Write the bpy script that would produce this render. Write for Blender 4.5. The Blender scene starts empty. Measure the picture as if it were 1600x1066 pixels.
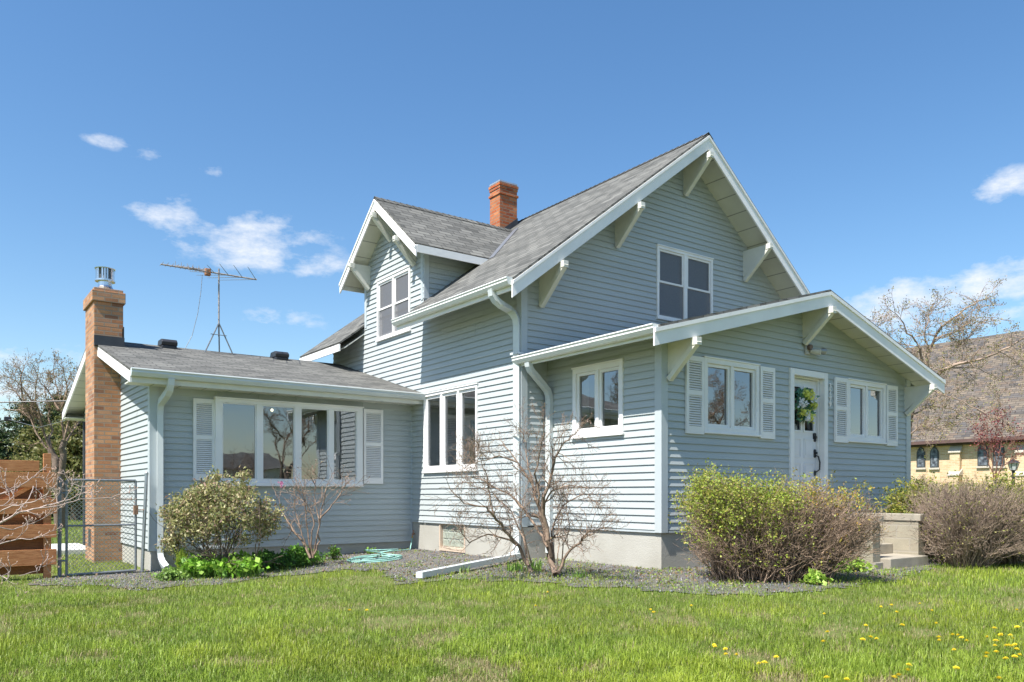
import bpy, bmesh, math, random
import numpy as np
from mathutils import Vector

C = bpy.context.scene.collection
SC = bpy.context.scene
random.seed(7)
RNG = np.random.default_rng(11)
R = math.radians

# ------------------------------------------------------------------ camera, sky, sun, exposure
EYE = 1.063
FPX = 1242.0                      # focal length in photo pixels (photo 1600 wide)
YAW = R(53.85)
FW = (math.cos(YAW), math.sin(YAW)); RT = (math.sin(YAW), -math.cos(YAW))
cam_d = bpy.data.cameras.new('camera'); cam = bpy.data.objects.new('camera', cam_d); C.objects.link(cam)
cam.location = (0, 0, EYE); cam.rotation_euler = (R(90), 0, YAW - R(90))
cam_d.sensor_width = 36; cam_d.lens = 36 * FPX / 1600; cam_d.shift_y = 0.15
cam_d.clip_start = 0.05; cam_d.clip_end = 3000
SC.camera = cam

SUN_DIR = Vector((-0.645, -0.12, 1.0)).normalized()     # towards the sun
sun_el = math.asin(SUN_DIR.z)
sd = bpy.data.lights.new('sun', 'SUN'); so = bpy.data.objects.new('sun', sd); C.objects.link(so)
sd.energy = 5.0; sd.angle = R(0.55); sd.color = (1.0, 0.955, 0.89)
so.rotation_euler = SUN_DIR.to_track_quat('Z', 'Y').to_euler()

SC.view_settings.view_transform = 'Standard'; SC.view_settings.look = 'None'
SC.view_settings.gamma = 1; SC.view_settings.exposure = 0.88

def ray(px, py):
    a = (px - 800) / FPX; b = (773 - py) / FPX
    return (FW[0] + a * RT[0], FW[1] + a * RT[1], b)
def onX(px, py, X):
    r = ray(px, py); t = X / r[0]; return Vector((X, t * r[1], EYE + t * r[2]))
def onY(px, py, Y):
    r = ray(px, py); t = Y / r[1]; return Vector((t * r[0], Y, EYE + t * r[2]))
def onZ(px, py, Z=0.0):
    r = ray(px, py); t = (Z - EYE) / r[2]; return Vector((t * r[0], t * r[1], Z))
def at(px, py, d):
    r = ray(px, py); return Vector((d * r[0], d * r[1], EYE + d * r[2]))

def build_world():
    w = bpy.data.worlds.new('World'); SC.world = w; w.use_nodes = True
    nt = w.node_tree; nt.nodes.clear(); N = nt.nodes.new; L = nt.links.new
    out = N('ShaderNodeOutputWorld'); bg = N('ShaderNodeBackground'); bg.inputs['Strength'].default_value = SKY_STRENGTH
    sky = N('ShaderNodeTexSky'); sky.sky_type = 'NISHITA'; sky.sun_disc = False
    sky.sun_elevation = sun_el; sky.sun_rotation = math.atan2(SUN_DIR.x, SUN_DIR.y)
    sky.air_density = 1.15; sky.dust_density = 0.7; sky.ozone_density = 2.2; sky.altitude = 200
    geo = N('ShaderNodeTexCoord')
    def math_(op, a, b=None, clamp=False):
        m = N('ShaderNodeMath'); m.operation = op; m.use_clamp = clamp
        for i, v in enumerate((a, b)):
            if v is None: continue
            if isinstance(v, (int, float)): m.inputs[i].default_value = v
            else: L(v, m.inputs[i])
        return m.outputs[0]
    sep = N('ShaderNodeSeparateXYZ'); L(geo.outputs['Generated'], sep.inputs[0])
    # stretched noise gives clouds flat bases and billowed tops
    mp = N('ShaderNodeMapping'); mp.inputs['Scale'].default_value = (1, 1, 2.1); L(geo.outputs['Generated'], mp.inputs[0])
    n1 = N('ShaderNodeTexNoise'); n1.inputs['Scale'].default_value = 19; n1.inputs['Detail'].default_value = 12; n1.inputs['Roughness'].default_value = .64
    L(mp.outputs[0], n1.inputs['Vector'])
    mask = None
    for (px, py, wx, wy, amp) in CLOUDS:
        d = Vector(ray(px, py)).normalized()
        # angular offset from the cloud centre along azimuth and elevation
        rgt = d.cross(Vector((0, 0, 1))).normalized(); up = rgt.cross(d).normalized()
        def dot(v):
            q = N('ShaderNodeVectorMath'); q.operation = 'DOT_PRODUCT'; L(geo.outputs['Generated'], q.inputs[0]); q.inputs[1].default_value = v
            return q.outputs['Value']
        sx = math_('MULTIPLY', dot(rgt), .72 / wx); sy = math_('MULTIPLY', dot(up), .66 / wy)
        r2 = math_('ADD', math_('MULTIPLY', sx, sx), math_('MULTIPLY', sy, sy))
        fr = math_('GREATER_THAN', dot(d), 0.0)
        g = math_('MULTIPLY', math_('SUBTRACT', 1.0, r2, True), fr); g = math_('MULTIPLY', g, amp)
        mask = g if mask is None else math_('MAXIMUM', mask, g)
    c = math_('ADD', mask, math_('MULTIPLY', math_('SUBTRACT', n1.outputs['Fac'], .5), 2.6))
    c = math_('MULTIPLY', math_('SUBTRACT', c, .50), 1.15, True)
    c = math_('MULTIPLY', c, math_('GREATER_THAN', mask, 0.001))
    c = math_('MULTIPLY', c, math_('MULTIPLY', mask, 1.6, True))
    mx = N('ShaderNodeMix'); mx.data_type = 'RGBA'
    L(math_('MULTIPLY', c, .93), mx.inputs['Factor'])
    hs = N('ShaderNodeHueSaturation'); hs.inputs['Saturation'].default_value = SKY_SAT; hs.inputs['Value'].default_value = 1.0
    L(sky.outputs[0], hs.inputs['Color']); L(hs.outputs[0], mx.inputs['A'])
    mx.inputs['B'].default_value = (5.4, 5.6, 5.95, 1)
    L(mx.outputs['Result'], bg.inputs['Color']); L(bg.outputs[0], out.inputs[0])
SKY_STRENGTH = 0.10
SKY_SAT = 1.22
CLOUDS = [(395, 378, .085, .030, 1.0), (275, 340, .055, .022, .8), (480, 410, .06, .016, .8), (1400, 475, .055, .026, 1.1), (1450, 500, .05, .02, .8),
          (1560, 438, .085, .022, 1.1), (1575, 290, .035, .016, 1.0), (440, 500, .05, .014, .7), (505, 382, .03, .014, .5), (100, 560, .12, .03, .5),
          (165, 220, .022, .007, .8), (235, 243, .018, .008, .6), (330, 265, .016, .008, .7), (30, 590, .09, .03, .9), (1560, 490, .06, .012, .8), (285, 372, .03, .014, .7), (1330, 400, .04, .012, .3)]
build_world()

# ------------------------------------------------------------------ materials
MATS = {}
def mat(name, col, rough=.6, var=.08, scale=6., bump=0., bscale=60., metal=0., spec=.5, col2=None, stretch=(1, 1, 1), attr=False, transl=0., detail=4):
    m = bpy.data.materials.new(name); m.use_nodes = True; nt = m.node_tree; N = nt.nodes.new; L = nt.links.new
    b = nt.nodes['Principled BSDF']; b.inputs['Roughness'].default_value = rough; b.inputs['Metallic'].default_value = metal
    b.inputs['Specular IOR Level'].default_value = spec
    tc = N('ShaderNodeTexCoord'); mp = N('ShaderNodeMapping'); mp.inputs['Scale'].default_value = stretch; L(tc.outputs['Object'], mp.inputs[0])
    no = N('ShaderNodeTexNoise'); no.inputs['Scale'].default_value = scale; no.inputs['Detail'].default_value = detail; L(mp.outputs[0], no.inputs['Vector'])
    mx = N('ShaderNodeMix'); mx.data_type = 'RGBA'
    rmp = N('ShaderNodeMapRange'); rmp.inputs['From Min'].default_value = .3; rmp.inputs['From Max'].default_value = .7; L(no.outputs['Fac'], rmp.inputs[0]); L(rmp.outputs[0], mx.inputs['Factor'])
    c = np.array(col); c2 = np.array(col2) if col2 is not None else c * (1 + var)
    c1 = c if col2 is not None else c * (1 - var)
    mx.inputs['A'].default_value = (*c1, 1); mx.inputs['B'].default_value = (*c2, 1)
    outc = mx.outputs['Result']
    if attr:
        at_ = N('ShaderNodeAttribute'); at_.attribute_name = 'Col'
        m2 = N('ShaderNodeMix'); m2.data_type = 'RGBA'; m2.blend_type = 'MULTIPLY'; m2.inputs['Factor'].default_value = 1
        L(outc, m2.inputs['A']); L(at_.outputs['Color'], m2.inputs['B']); outc = m2.outputs['Result']
    L(outc, b.inputs['Base Color'])
    if bump:
        bn = N('ShaderNodeTexNoise'); bn.inputs['Scale'].default_value = bscale; bn.inputs['Detail'].default_value = 5; L(mp.outputs[0], bn.inputs['Vector'])
        bp = N('ShaderNodeBump'); bp.inputs['Strength'].default_value = bump; bp.inputs['Distance'].default_value = .01
        L(bn.outputs['Fac'], bp.inputs['Height']); L(bp.outputs[0], b.inputs['Normal'])
    if transl:
        tr = N('ShaderNodeBsdfTranslucent'); L(outc, tr.inputs['Color']); ms = N('ShaderNodeMixShader'); ms.inputs[0].default_value = transl
        L(b.outputs[0], ms.inputs[1]); L(tr.outputs[0], ms.inputs[2]); L(ms.outputs[0], nt.nodes['Material Output'].inputs[0])
    MATS[name] = m; return m

def brick_mat(name, cols, mortar, bw, bh, ms=.01, rough=.85, bump=.6, stain=.25, noise_mix=.5, offset=.5, roof=False):
    """brick / shingle pattern laid out in UV metres"""
    m = bpy.data.materials.new(name); m.use_nodes = True; nt = m.node_tree; N = nt.nodes.new; L = nt.links.new
    b = nt.nodes['Principled BSDF']; b.inputs['Roughness'].default_value = rough; b.inputs['Specular IOR Level'].default_value = .25
    uv = N('ShaderNodeUVMap'); uv.uv_map = 'UVMap'
    br = N('ShaderNodeTexBrick'); br.inputs['Scale'].default_value = 1; br.inputs['Brick Width'].default_value = bw; br.inputs['Row Height'].default_value = bh
    br.inputs['Mortar Size'].default_value = ms; br.inputs['Mortar Smooth'].default_value = .15; br.offset = offset
    br.inputs['Color1'].default_value = (0, 0, 0, 1); br.inputs['Color2'].default_value = (1, 1, 1, 1); br.inputs['Mortar'].default_value = (.5, .5, .5, 1)
    # slightly wobbling lines
    wn = N('ShaderNodeTexNoise'); wn.inputs['Scale'].default_value = 7; L(uv.outputs[0], wn.inputs['Vector'])
    va = N('ShaderNodeVectorMath'); va.operation = 'MULTIPLY_ADD'; va.inputs[1].default_value = (.012, .006 if not roof else .012, 0); L(wn.outputs['Color'], va.inputs[0]); L(uv.outputs[0], va.inputs[2])
    L(va.outputs[0], br.inputs['Vector'])
    cr = N('ShaderNodeValToRGB'); L(br.outputs['Color'], cr.inputs[0]); els = cr.color_ramp.elements
    while len(els) > 1: els.remove(els[-1])
    els[0].position = 0; els[0].color = (*cols[0], 1)
    for i, c in enumerate(cols[1:], 1):
        e = els.new(i / (len(cols) - 1)); e.color = (*c, 1)
    n2 = N('ShaderNodeTexNoise'); n2.inputs['Scale'].default_value = 3.0; n2.inputs['Detail'].default_value = 8; n2.inputs['Roughness'].default_value = .7; L(uv.outputs[0], n2.inputs['Vector'])
    n3 = N('ShaderNodeTexNoise'); n3.inputs['Scale'].default_value = 90; n3.inputs['Detail'].default_value = 3; L(uv.outputs[0], n3.inputs['Vector'])
    ad = N('ShaderNodeMath'); ad.operation = 'ADD'; L(n2.outputs['Fac'], ad.inputs[0]); L(n3.outputs['Fac'], ad.inputs[1])
    mr = N('ShaderNodeMapRange'); mr.inputs['From Min'].default_value = .7; mr.inputs['From Max'].default_value = 1.3; mr.inputs['To Min'].default_value = 1 - stain; mr.inputs['To Max'].default_value = 1 + stain; L(ad.outputs[0], mr.inputs[0])
    mm = N('ShaderNodeMix'); mm.data_type = 'RGBA'; mm.blend_type = 'MULTIPLY'; mm.inputs['Factor'].default_value = 1
    L(cr.outputs[0], mm.inputs['A']); L(mr.outputs[0], mm.inputs['B'])
    mo = N('ShaderNodeMix'); mo.data_type = 'RGBA'; L(br.outputs['Fac'], mo.inputs['Factor']); L(mm.outputs['Result'], mo.inputs['A']); mo.inputs['B'].default_value = (*mortar, 1)
    L(mo.outputs['Result'], b.inputs['Base Color'])
    iv = N('ShaderNodeMath'); iv.operation = 'SUBTRACT'; iv.inputs[0].default_value = 1; L(br.outputs['Fac'], iv.inputs[1])
    hs = N('ShaderNodeMath'); hs.operation = 'MULTIPLY_ADD'; hs.inputs[1].default_value = .3; L(n3.outputs['Fac'], hs.inputs[0]); L(iv.outputs[0], hs.inputs[2])
    bp = N('ShaderNodeBump'); bp.inputs['Strength'].default_value = bump; bp.inputs['Distance'].default_value = .008; L(hs.outputs[0], bp.inputs['Height']); L(bp.outputs[0], b.inputs['Normal'])
    MATS[name] = m; return m

def glass_mat(name, refl, tint=(.75, .8, .8)):
    m = bpy.data.materials.new(name); m.use_nodes = True; nt = m.node_tree; nt.nodes.clear(); N = nt.nodes.new; L = nt.links.new
    o = N('ShaderNodeOutputMaterial'); g = N('ShaderNodeBsdfGlossy'); g.inputs['Roughness'].default_value = .015; g.inputs['Color'].default_value = (.95, .97, 1, 1)
    t = N('ShaderNodeBsdfTransparent'); t.inputs['Color'].default_value = (*tint, 1)
    f = N('ShaderNodeFresnel'); f.inputs['IOR'].default_value = 1.5
    ad = N('ShaderNodeMath'); ad.operation = 'ADD'; ad.use_clamp = True; ad.inputs[1].default_value = refl; L(f.outputs[0], ad.inputs[0])
    # old float glass is never perfectly flat
    tc = N('ShaderNodeTexCoord'); n = N('ShaderNodeTexNoise'); n.inputs['Scale'].default_value = 1.3; L(tc.outputs['Object'], n.inputs['Vector'])
    bp = N('ShaderNodeBump'); bp.inputs['Strength'].default_value = .05; bp.inputs['Distance'].default_value = .05; L(n.outputs['Fac'], bp.inputs['Height']); L(bp.outputs[0], g.inputs['Normal'])
    mx = N('ShaderNodeMixShader'); L(ad.outputs[0], mx.inputs[0]); L(t.outputs[0], mx.inputs[1]); L(g.outputs[0], mx.inputs[2]); L(mx.outputs[0], o.inputs[0])
    MATS[name] = m; return m

def siding_mat(name, col):
    m = mat(name, col, rough=.5, var=.05, scale=.9, bump=.05, bscale=30, stretch=(1, 1, 3), spec=.35, detail=8)
    return m
M_SID = siding_mat('siding', (.425, .462, .462))
M_TRIM = mat('corner_trim', (.45, .495, .51), .5, .03, 3, .06, 50)
M_WHITE = mat('white_paint', (.80, .79, .775), .5, .06, 2.2, .2, 22, detail=8)
M_DOOR = mat('door_paint', (.72, .72, .74), .4, .03, 4, .05, 30)
M_CREAM = mat('cream_paint', (.66, .65, .58), .5, .05, 4, .1, 30)
M_SOFF = None
M_GUT = mat('gutter_enamel', (.58, .62, .62), .35, .04, 3, .04, 20, spec=.6)
M_GUTW = mat('gutter_white', (.72, .735, .70), .35, .05, 3, .04, 20, spec=.6)
M_STUC = mat('stucco_foundation', (.36, .345, .30), .9, .12, 1.3, .6, 70, col2=(.45, .44, .395), detail=9)
M_CONC = mat('concrete', (.31, .285, .235), .9, .18, 6, .7, 70)
M_CONCD = mat('concrete_tread', (.34, .305, .245), .9, .15, 5, .7, 80)
M_PAVE = mat('pavement_concrete', (.55, .54, .51), .9, .08, 3, .3, 80)
M_BLACK = mat('black_metal', (.025, .025, .028), .45, .1, 5, .05, 30)
M_FLASH = mat('dark_flashing', (.055, .058, .065), .5, .15, 5, .1, 20, metal=.3)
M_VALLEY = mat('valley_metal', (.17, .18, .20), .5, .12, 5, .1, 20, metal=.3)
M_STEEL = mat('galvanised_steel', (.42, .44, .45), .38, .12, 20, .05, 60, metal=.75)
M_STEELD = mat('weathered_steel', (.20, .22, .235), .5, .2, 25, .08, 60, metal=.4)
M_FLUE = mat('flue_metal', (.68, .69, .70), .22, .08, 8, .03, 30, metal=.95)
M_RUST = mat('rusty_steel', (.30, .17, .10), .8, .35, 40, .2, 80)
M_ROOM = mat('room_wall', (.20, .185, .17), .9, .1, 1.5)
M_CURT = mat('curtain', (.52, .50, .46), .9, .12, 6, stretch=(8, 8, 1))
M_SCREEN = mat('window_screen', (.175, .178, .190), .8, .08, 30)
def _scr():
    nt = M_SCREEN.node_tree; b = nt.nodes['Principled BSDF']; t = nt.nodes.new('ShaderNodeBsdfTransparent'); x = nt.nodes.new('ShaderNodeMixShader'); x.inputs[0].default_value = .68
    nt.links.new(t.outputs[0], x.inputs[1]); nt.links.new(b.outputs[0], x.inputs[2]); nt.links.new(x.outputs[0], nt.nodes['Material Output'].inputs[0])
_scr()
M_FENCE = mat('stained_wood', (.36, .135, .05), .7, .3, 7, .4, 30, col2=(.54, .25, .11), stretch=(1, 4, 9), spec=.3)
M_FENCED = mat('stained_wood_dark', (.20, .075, .032), .8, .3, 7, .4, 30, col2=(.30, .12, .05), stretch=(1, 4, 9), spec=.2)  # darker tone of the fence wood, for the back boards
M_BARK = mat('bark_brown', (.17, .125, .095), .9, .3, 30, .6, 60)
M_BARKG = mat('bark_grey', (.27, .23, .20), .9, .25, 20, .6, 60)
M_TWIG = mat('twig_grey_brown', (.31, .255, .20), .9, .2, 30, attr=True)
M_TWIGL = mat('twig_pale', (.44, .38, .345), .9, .2, 30, attr=True)
M_LEAF = mat('leaf', (1, 1, 1), .5, .08, 30, attr=True, transl=.35, spec=.35)
M_GRASS = mat('grass_blades', (1, 1, 1), .45, .04, 2, attr=True, transl=.22, spec=.3)
M_STONE = mat('crushed_stone', (1, 1, 1), .9, .15, 60, attr=True)
M_BRICK = brick_mat('chimney_brick', [(.36, .16, .08), (.48, .245, .13), (.40, .19, .095), (.52, .30, .17), (.24, .11, .065), (.45, .25, .15), (.50, .25, .12), (.31, .15, .085)], (.32, .25, .19), .235, .077, .010, bump=1.0, stain=.32)
M_BRICKR = brick_mat('red_brick', [(.36, .09, .035), (.46, .14, .05), (.30, .075, .035), (.50, .19, .08), (.24, .07, .04)], (.30, .20, .14), .21, .072, .009, bump=.9, stain=.35)
M_CHBR = brick_mat('buff_brick', [(.58, .41, .23), (.66, .49, .30), (.52, .35, .19), (.62, .46, .29)], (.60, .50, .36), .3, .09, .012, bump=.4)
M_SHIN = brick_mat('asphalt_shingle', [(.075, .076, .071), (.152, .151, .14), (.105, .105, .098), (.188, .187, .172), (.09, .091, .085), (.13, .13, .121), (.166, .164, .15)], (.06, .06, .056), .31, .142, .010, bump=.9, stain=.16, rough=.95, offset=.37, roof=True)
M_CHSH = brick_mat('church_shingle', [(.075, .07, .07), (.15, .125, .10), (.19, .155, .12), (.10, .095, .095), (.16, .12, .09)], (.05, .045, .042), .42, .16, .012, bump=.5, stain=.3, rough=.95, offset=.37, roof=True)
M_GLASS = glass_mat('window_glass', .22)
M_GLASSD = glass_mat('door_glass', .05, (.5, .52, .52))

def groove_mat(name, col, axis, pitch, dark=.45, w=.05):
    m = mat(name, col, .55, .05, 3); nt = m.node_tree; N = nt.nodes.new; L = nt.links.new
    b = nt.nodes['Principled BSDF']; lk = b.inputs['Base Color'].links[0]; src = lk.from_socket
    uv = N('ShaderNodeUVMap'); uv.uv_map = 'UVMap'; sp = N('ShaderNodeSeparateXYZ'); L(uv.outputs[0], sp.inputs[0])
    d = N('ShaderNodeMath'); d.operation = 'DIVIDE'; d.inputs[1].default_value = pitch; L(sp.outputs[axis], d.inputs[0])
    f = N('ShaderNodeMath'); f.operation = 'FRACT'; L(d.outputs[0], f.inputs[0])
    l = N('ShaderNodeMath'); l.operation = 'LESS_THAN'; l.inputs[1].default_value = w; L(f.outputs[0], l.inputs[0])
    mx = N('ShaderNodeMix'); mx.data_type = 'RGBA'; L(l.outputs[0], mx.inputs['Factor']); L(src, mx.inputs['A']); mx.inputs['B'].default_value = (*[c * dark for c in col], 1)
    L(mx.outputs['Result'], b.inputs['Base Color'])
    return m
M_SOFF = groove_mat('soffit_panel', (.60, .595, .50), 1, .40)
M_SOFFX = groove_mat('soffit_panel_eave', (.62, .62, .56), 0, .40)

# ------------------------------------------------------------------ mesh helpers
ROOTLOC = {}
class MB:
    def __init__(s): s.v = []; s.f = []
    def add(s, vs, fs):
        o = len(s.v); s.v += [tuple(p) for p in vs]; s.f += [tuple(i + o for i in f) for f in fs]; return s
    def box(s, x0, x1, y0, y1, z0, z1):
        x0, x1 = sorted((x0, x1)); y0, y1 = sorted((y0, y1)); z0, z1 = sorted((z0, z1))
        return s.add([(x, y, z) for z in (z0, z1) for y in (y0, y1) for x in (x0, x1)],
                     [(0, 2, 3, 1), (4, 5, 7, 6), (0, 1, 5, 4), (2, 6, 7, 3), (0, 4, 6, 2), (1, 3, 7, 5)])
    def prism(s, pts, ext):
        n = len(pts); e = Vector(ext); a = [Vector(p) for p in pts]; b = [p + e for p in a]
        return s.add(a + b, [tuple(range(n)), tuple(range(2 * n - 1, n - 1, -1))] + [(i, i + n, (i + 1) % n + n, (i + 1) % n) for i in range(n)])
    def tube(s, path, r, n=8, cap=True, flat=None):
        path = [Vector(p) for p in path]; rs = r if isinstance(r, (list, tuple)) else [r] * len(path)
        rings = []; prev = None
        for i, p in enumerate(path):
            t = (path[min(i + 1, len(path) - 1)] - path[max(i - 1, 0)]).normalized()
            if prev is None:
                ref = Vector((0, 0, 1)) if abs(t.z) < .95 else Vector((1, 0, 0)); u = t.cross(ref).normalized()
            else: u = (prev - t * prev.dot(t)).normalized()
            prev = u; w = t.cross(u)
            ph = math.pi / 4 if n == 4 else 0
            k = (1, 1) if flat is None else flat
            rings.append([p + (u * math.cos(ph + 2 * math.pi * j / n) * k[0] + w * math.sin(ph + 2 * math.pi * j / n) * k[1]) * rs[i] for j in range(n)])
        vs = [q for rg in rings for q in rg]; fs = []
        for i in range(len(path) - 1):
            for j in range(n): a = i * n + j; b = i * n + (j + 1) % n; fs.append((a, b, b + n, a + n))
        if cap: fs += [tuple(range(n - 1, -1, -1)), tuple((len(path) - 1) * n + j for j in range(n))]
        return s.add(vs, fs)
    def lathe(s, c, prof, n=16):
        vs = []; fs = []
        for (r, z) in prof:
            for j in range(n): vs.append((c[0] + r * math.cos(2 * math.pi * j / n), c[1] + r * math.sin(2 * math.pi * j / n), c[2] + z))
        for i in range(len(prof) - 1):
            for j in range(n): a = i * n + j; b = i * n + (j + 1) % n; fs.append((a, b, b + n, a + n))
        fs += [tuple(range(n - 1, -1, -1)), tuple((len(prof) - 1) * n + j for j in range(n))]
        return s.add(vs, fs)
    def build(s, name, m, parent=None, smooth=False, bevel=0):
        me = bpy.data.meshes.new(name); off = ROOTLOC.get(parent.name if parent else None, Vector((0, 0, 0)))
        vs = [(v[0] - off.x, v[1] - off.y, v[2] - off.z) for v in s.v]
        me.from_pydata(vs, [], s.f); me.validate()
        uvl = me.uv_layers.new(name='UVMap')
        for p in me.polygons:
            n = p.normal
            if abs(n.z) > .999: t = Vector((1, 0, 0))
            else: t = Vector((0, 0, 1)).cross(n).normalized()
            b = n.cross(t)
            for li in p.loop_indices:
                q = Vector(vs[me.loops[li].vertex_index]); uvl.data[li].uv = (q.dot(t), q.dot(b))
            if smooth: p.use_smooth = True
        me.materials.append(m)
        o = bpy.data.objects.new(name, me); C.objects.link(o)
        if parent: o.parent = parent; ROOTLOC[o.name] = off
        if bevel:
            md = o.modifiers.new('bevel', 'BEVEL'); md.width = bevel; md.segments = 2; md.limit_method = 'ANGLE'
        return o

def build_each(mb, name, m, parent=None, nv=8):
    o = None
    for k in range(0, len(mb.v), nv):
        q = MB(); q.v = mb.v[k:k + nv]; q.f = [tuple(i - k for i in f) for f in mb.f if k <= f[0] < k + nv]; o = q.build(name, m, parent)
    return o

def thing(name, label, cat, loc=(0, 0, 0), group=None):
    o = bpy.data.objects.new(name, None); C.objects.link(o); o.location = loc; o.empty_display_size = .2
    ROOTLOC[o.name] = Vector(loc); o['label'] = label; o['category'] = cat
    if group: o['group'] = group
    return o
def tag(o, label=None, cat=None, group=None, kind=None):
    if label: o['label'] = label
    if cat: o['category'] = cat
    if group: o['group'] = group
    if kind: o['kind'] = kind
    return o

def np_mesh(name, verts, faces_v, faces_n, m, parent=None, cols=None, smooth=False):
    """verts Nx3, faces_v flat loop indices, faces_n loop counts"""
    me = bpy.data.meshes.new(name)
    off = ROOTLOC.get(parent.name if parent else None, Vector((0, 0, 0)))
    verts = np.asarray(verts, dtype=np.float32) - np.array(off, dtype=np.float32)
    me.vertices.add(len(verts)); me.vertices.foreach_set('co', verts.ravel())
    me.loops.add(len(faces_v)); me.loops.foreach_set('vertex_index', np.asarray(faces_v, dtype=np.int32))
    fn = np.asarray(faces_n, dtype=np.int32); me.polygons.add(len(fn))
    me.polygons.foreach_set('loop_start', np.concatenate(([0], np.cumsum(fn)[:-1])).astype(np.int32))
    me.update(calc_edges=True)
    if cols is not None:
        ca = me.color_attributes.new('Col', 'FLOAT_COLOR', 'POINT')
        c4 = np.ones((len(verts), 4), dtype=np.float32); c4[:, :3] = cols; ca.data.foreach_set('color', c4.ravel())
    me.materials.append(m)
    o = bpy.data.objects.new(name, me); C.objects.link(o)
    if parent: o.parent = parent; ROOTLOC[o.name] = off
    if smooth: me.shade_smooth()
    return o

def rand_unit(n, rng):
    v = rng.normal(size=(n, 3)); return v / np.linalg.norm(v, axis=1, keepdims=True)

def seg_mesh(name, segs, m, parent=None, n=4, col=(1, 1, 1), cvar=.25, rng=RNG):
    """segs: array M x 8 (p0, p1, r0, r1) -> one mesh of tapered twigs"""
    S = np.asarray(segs, dtype=np.float64); p0 = S[:, :3]; p1 = S[:, 3:6]; r0 = S[:, 6:7]; r1 = S[:, 7:8]
    t = p1 - p0; L = np.linalg.norm(t, axis=1, keepdims=True); L[L == 0] = 1e-6; t /= L
    p1 = p1 + t * r1 * .6
    ref = np.where(np.abs(t[:, 2:3]) < .9, np.array([[0, 0, 1.]]), np.array([[1., 0, 0]]))
    u = np.cross(t, ref); u /= np.linalg.norm(u, axis=1, keepdims=True); w = np.cross(t, u)
    vs = []
    for P, r in ((p0, r0), (p1, r1)):
        for j in range(n):
            a = 2 * math.pi * j / n; vs.append(P + (u * math.cos(a) + w * math.sin(a)) * r)
    V = np.stack(vs, axis=1)  # M x 2n x 3
    M_ = len(S); base = (np.arange(M_) * 2 * n)[:, None]
    q = np.array([[j, (j + 1) % n, (j + 1) % n + n, j + n] for j in range(n)]).ravel()[None, :]
    fv = (base + q).ravel(); fn = np.full(M_ * n, 4)
    c = np.array(col)[None, :] * (1 + cvar * (rng.random((M_, 1)) * 2 - 1)); cols = np.repeat(c, 2 * n, axis=0)
    return np_mesh(name, V.reshape(-1, 3), fv, fn, m, parent, cols, smooth=n > 4)

def leaf_mesh(name, pts, size, cols, m, parent=None, rng=RNG, up=.3, aspect=.55, nrm=None):
    """one folded diamond leaf per point"""
    n = len(pts); pts = np.asarray(pts); d = rand_unit(n, rng) + np.array([[0, 0, up]]); d /= np.linalg.norm(d, axis=1, keepdims=True)
    ref = rand_unit(n, rng); s = np.cross(d, ref); s /= np.linalg.norm(s, axis=1, keepdims=True); k = np.cross(s, d)
    sz = (size * (.6 + .8 * rng.random((n, 1))))
    a = pts; b = pts + d * sz * .5 + s * sz * aspect * .5 + k * sz * .08; c = pts + d * sz; e = pts + d * sz * .5 - s * sz * aspect * .5 + k * sz * .08
    V = np.stack([a, b, c, e], axis=1).reshape(-1, 3); fv = np.arange(4 * n); fn = np.full(n, 4)
    return np_mesh(name, V, fv, fn, m, parent, np.repeat(cols, 4, axis=0))

def curve_segs(p0, p1, p2, r0, r1, k, jit, rng):
    """quadratic bend from p0 over p1 to p2"""
    ts = np.linspace(0, 1, k + 1)[:, None]; P = (1 - ts) ** 2 * p0 + 2 * ts * (1 - ts) * p1 + ts ** 2 * p2
    P[1:] += rng.normal(size=(k, 3)) * jit
    r = np.linspace(r0, r1, k + 1)
    return P, np.hstack([P[:-1], P[1:], r[:-1, None], r[1:, None]])

def grow(segs, tips, p, d, L, r, lev, rng, nseg=6, wig=.18, grav=.0, kids=(3, 5), ratio=.62, spread=.8, rmin=.0016, start=.25):
    p = np.array(p, float); d = np.array(d, float); d /= np.linalg.norm(d); step = L / nseg; pts = [p.copy()]; ds = [d.copy()]
    r_end = max(r * .45, rmin)
    for i in range(nseg):
        d = d + rng.normal(size=3) * wig; d[2] += grav; d /= np.linalg.norm(d)
        q = p + d * step; a = r + (r_end - r) * i / nseg; b = r + (r_end - r) * (i + 1) / nseg
        segs.append((*p, *q, a, b)); p = q; pts.append(p.copy()); ds.append(d.copy())
    if lev <= 0: tips.append(p); return
    nk = rng.integers(kids[0], kids[1] + 1)
    for k in range(nk + 1):
        f = 1.0 if k == nk else start + (1 - start) * (k + rng.random()) / nk
        x = min(f * nseg, nseg - 1e-6); i = int(x); q = pts[i] + (pts[i + 1] - pts[i]) * (x - i)
        nd = ds[i] + rand_unit(1, rng)[0] * spread * (.5 if k == nk else 1); rr = max((r + (r_end - r) * f) * (.95 if k == nk else .62), rmin)
        grow(segs, tips, q, nd, L * ratio * (.7 + .5 * rng.random()), rr, lev - 1, rng, max(3, nseg - 1), wig, grav, kids, ratio, spread, rmin, start)

def vnoise(x, y, seed=0):
    """smooth value noise for numpy arrays"""
    def h(i, j): 
        n = (i * 374761393 + j * 668265263 + seed * 1442695041).astype(np.int64) & 0xffffffff
        n = ((n ^ (n >> 13)) * 1274126177) & 0xffffffff
        return ((n ^ (n >> 16)) & 0xffff) / 65535.0
    xi = np.floor(x).astype(np.int64); yi = np.floor(y).astype(np.int64); fx = x - xi; fy = y - yi
    fx = fx * fx * (3 - 2 * fx); fy = fy * fy * (3 - 2 * fy)
    return (h(xi, yi) * (1 - fx) + h(xi + 1, yi) * fx) * (1 - fy) + (h(xi, yi + 1) * (1 - fx) + h(xi + 1, yi + 1) * fx) * fy

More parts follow.
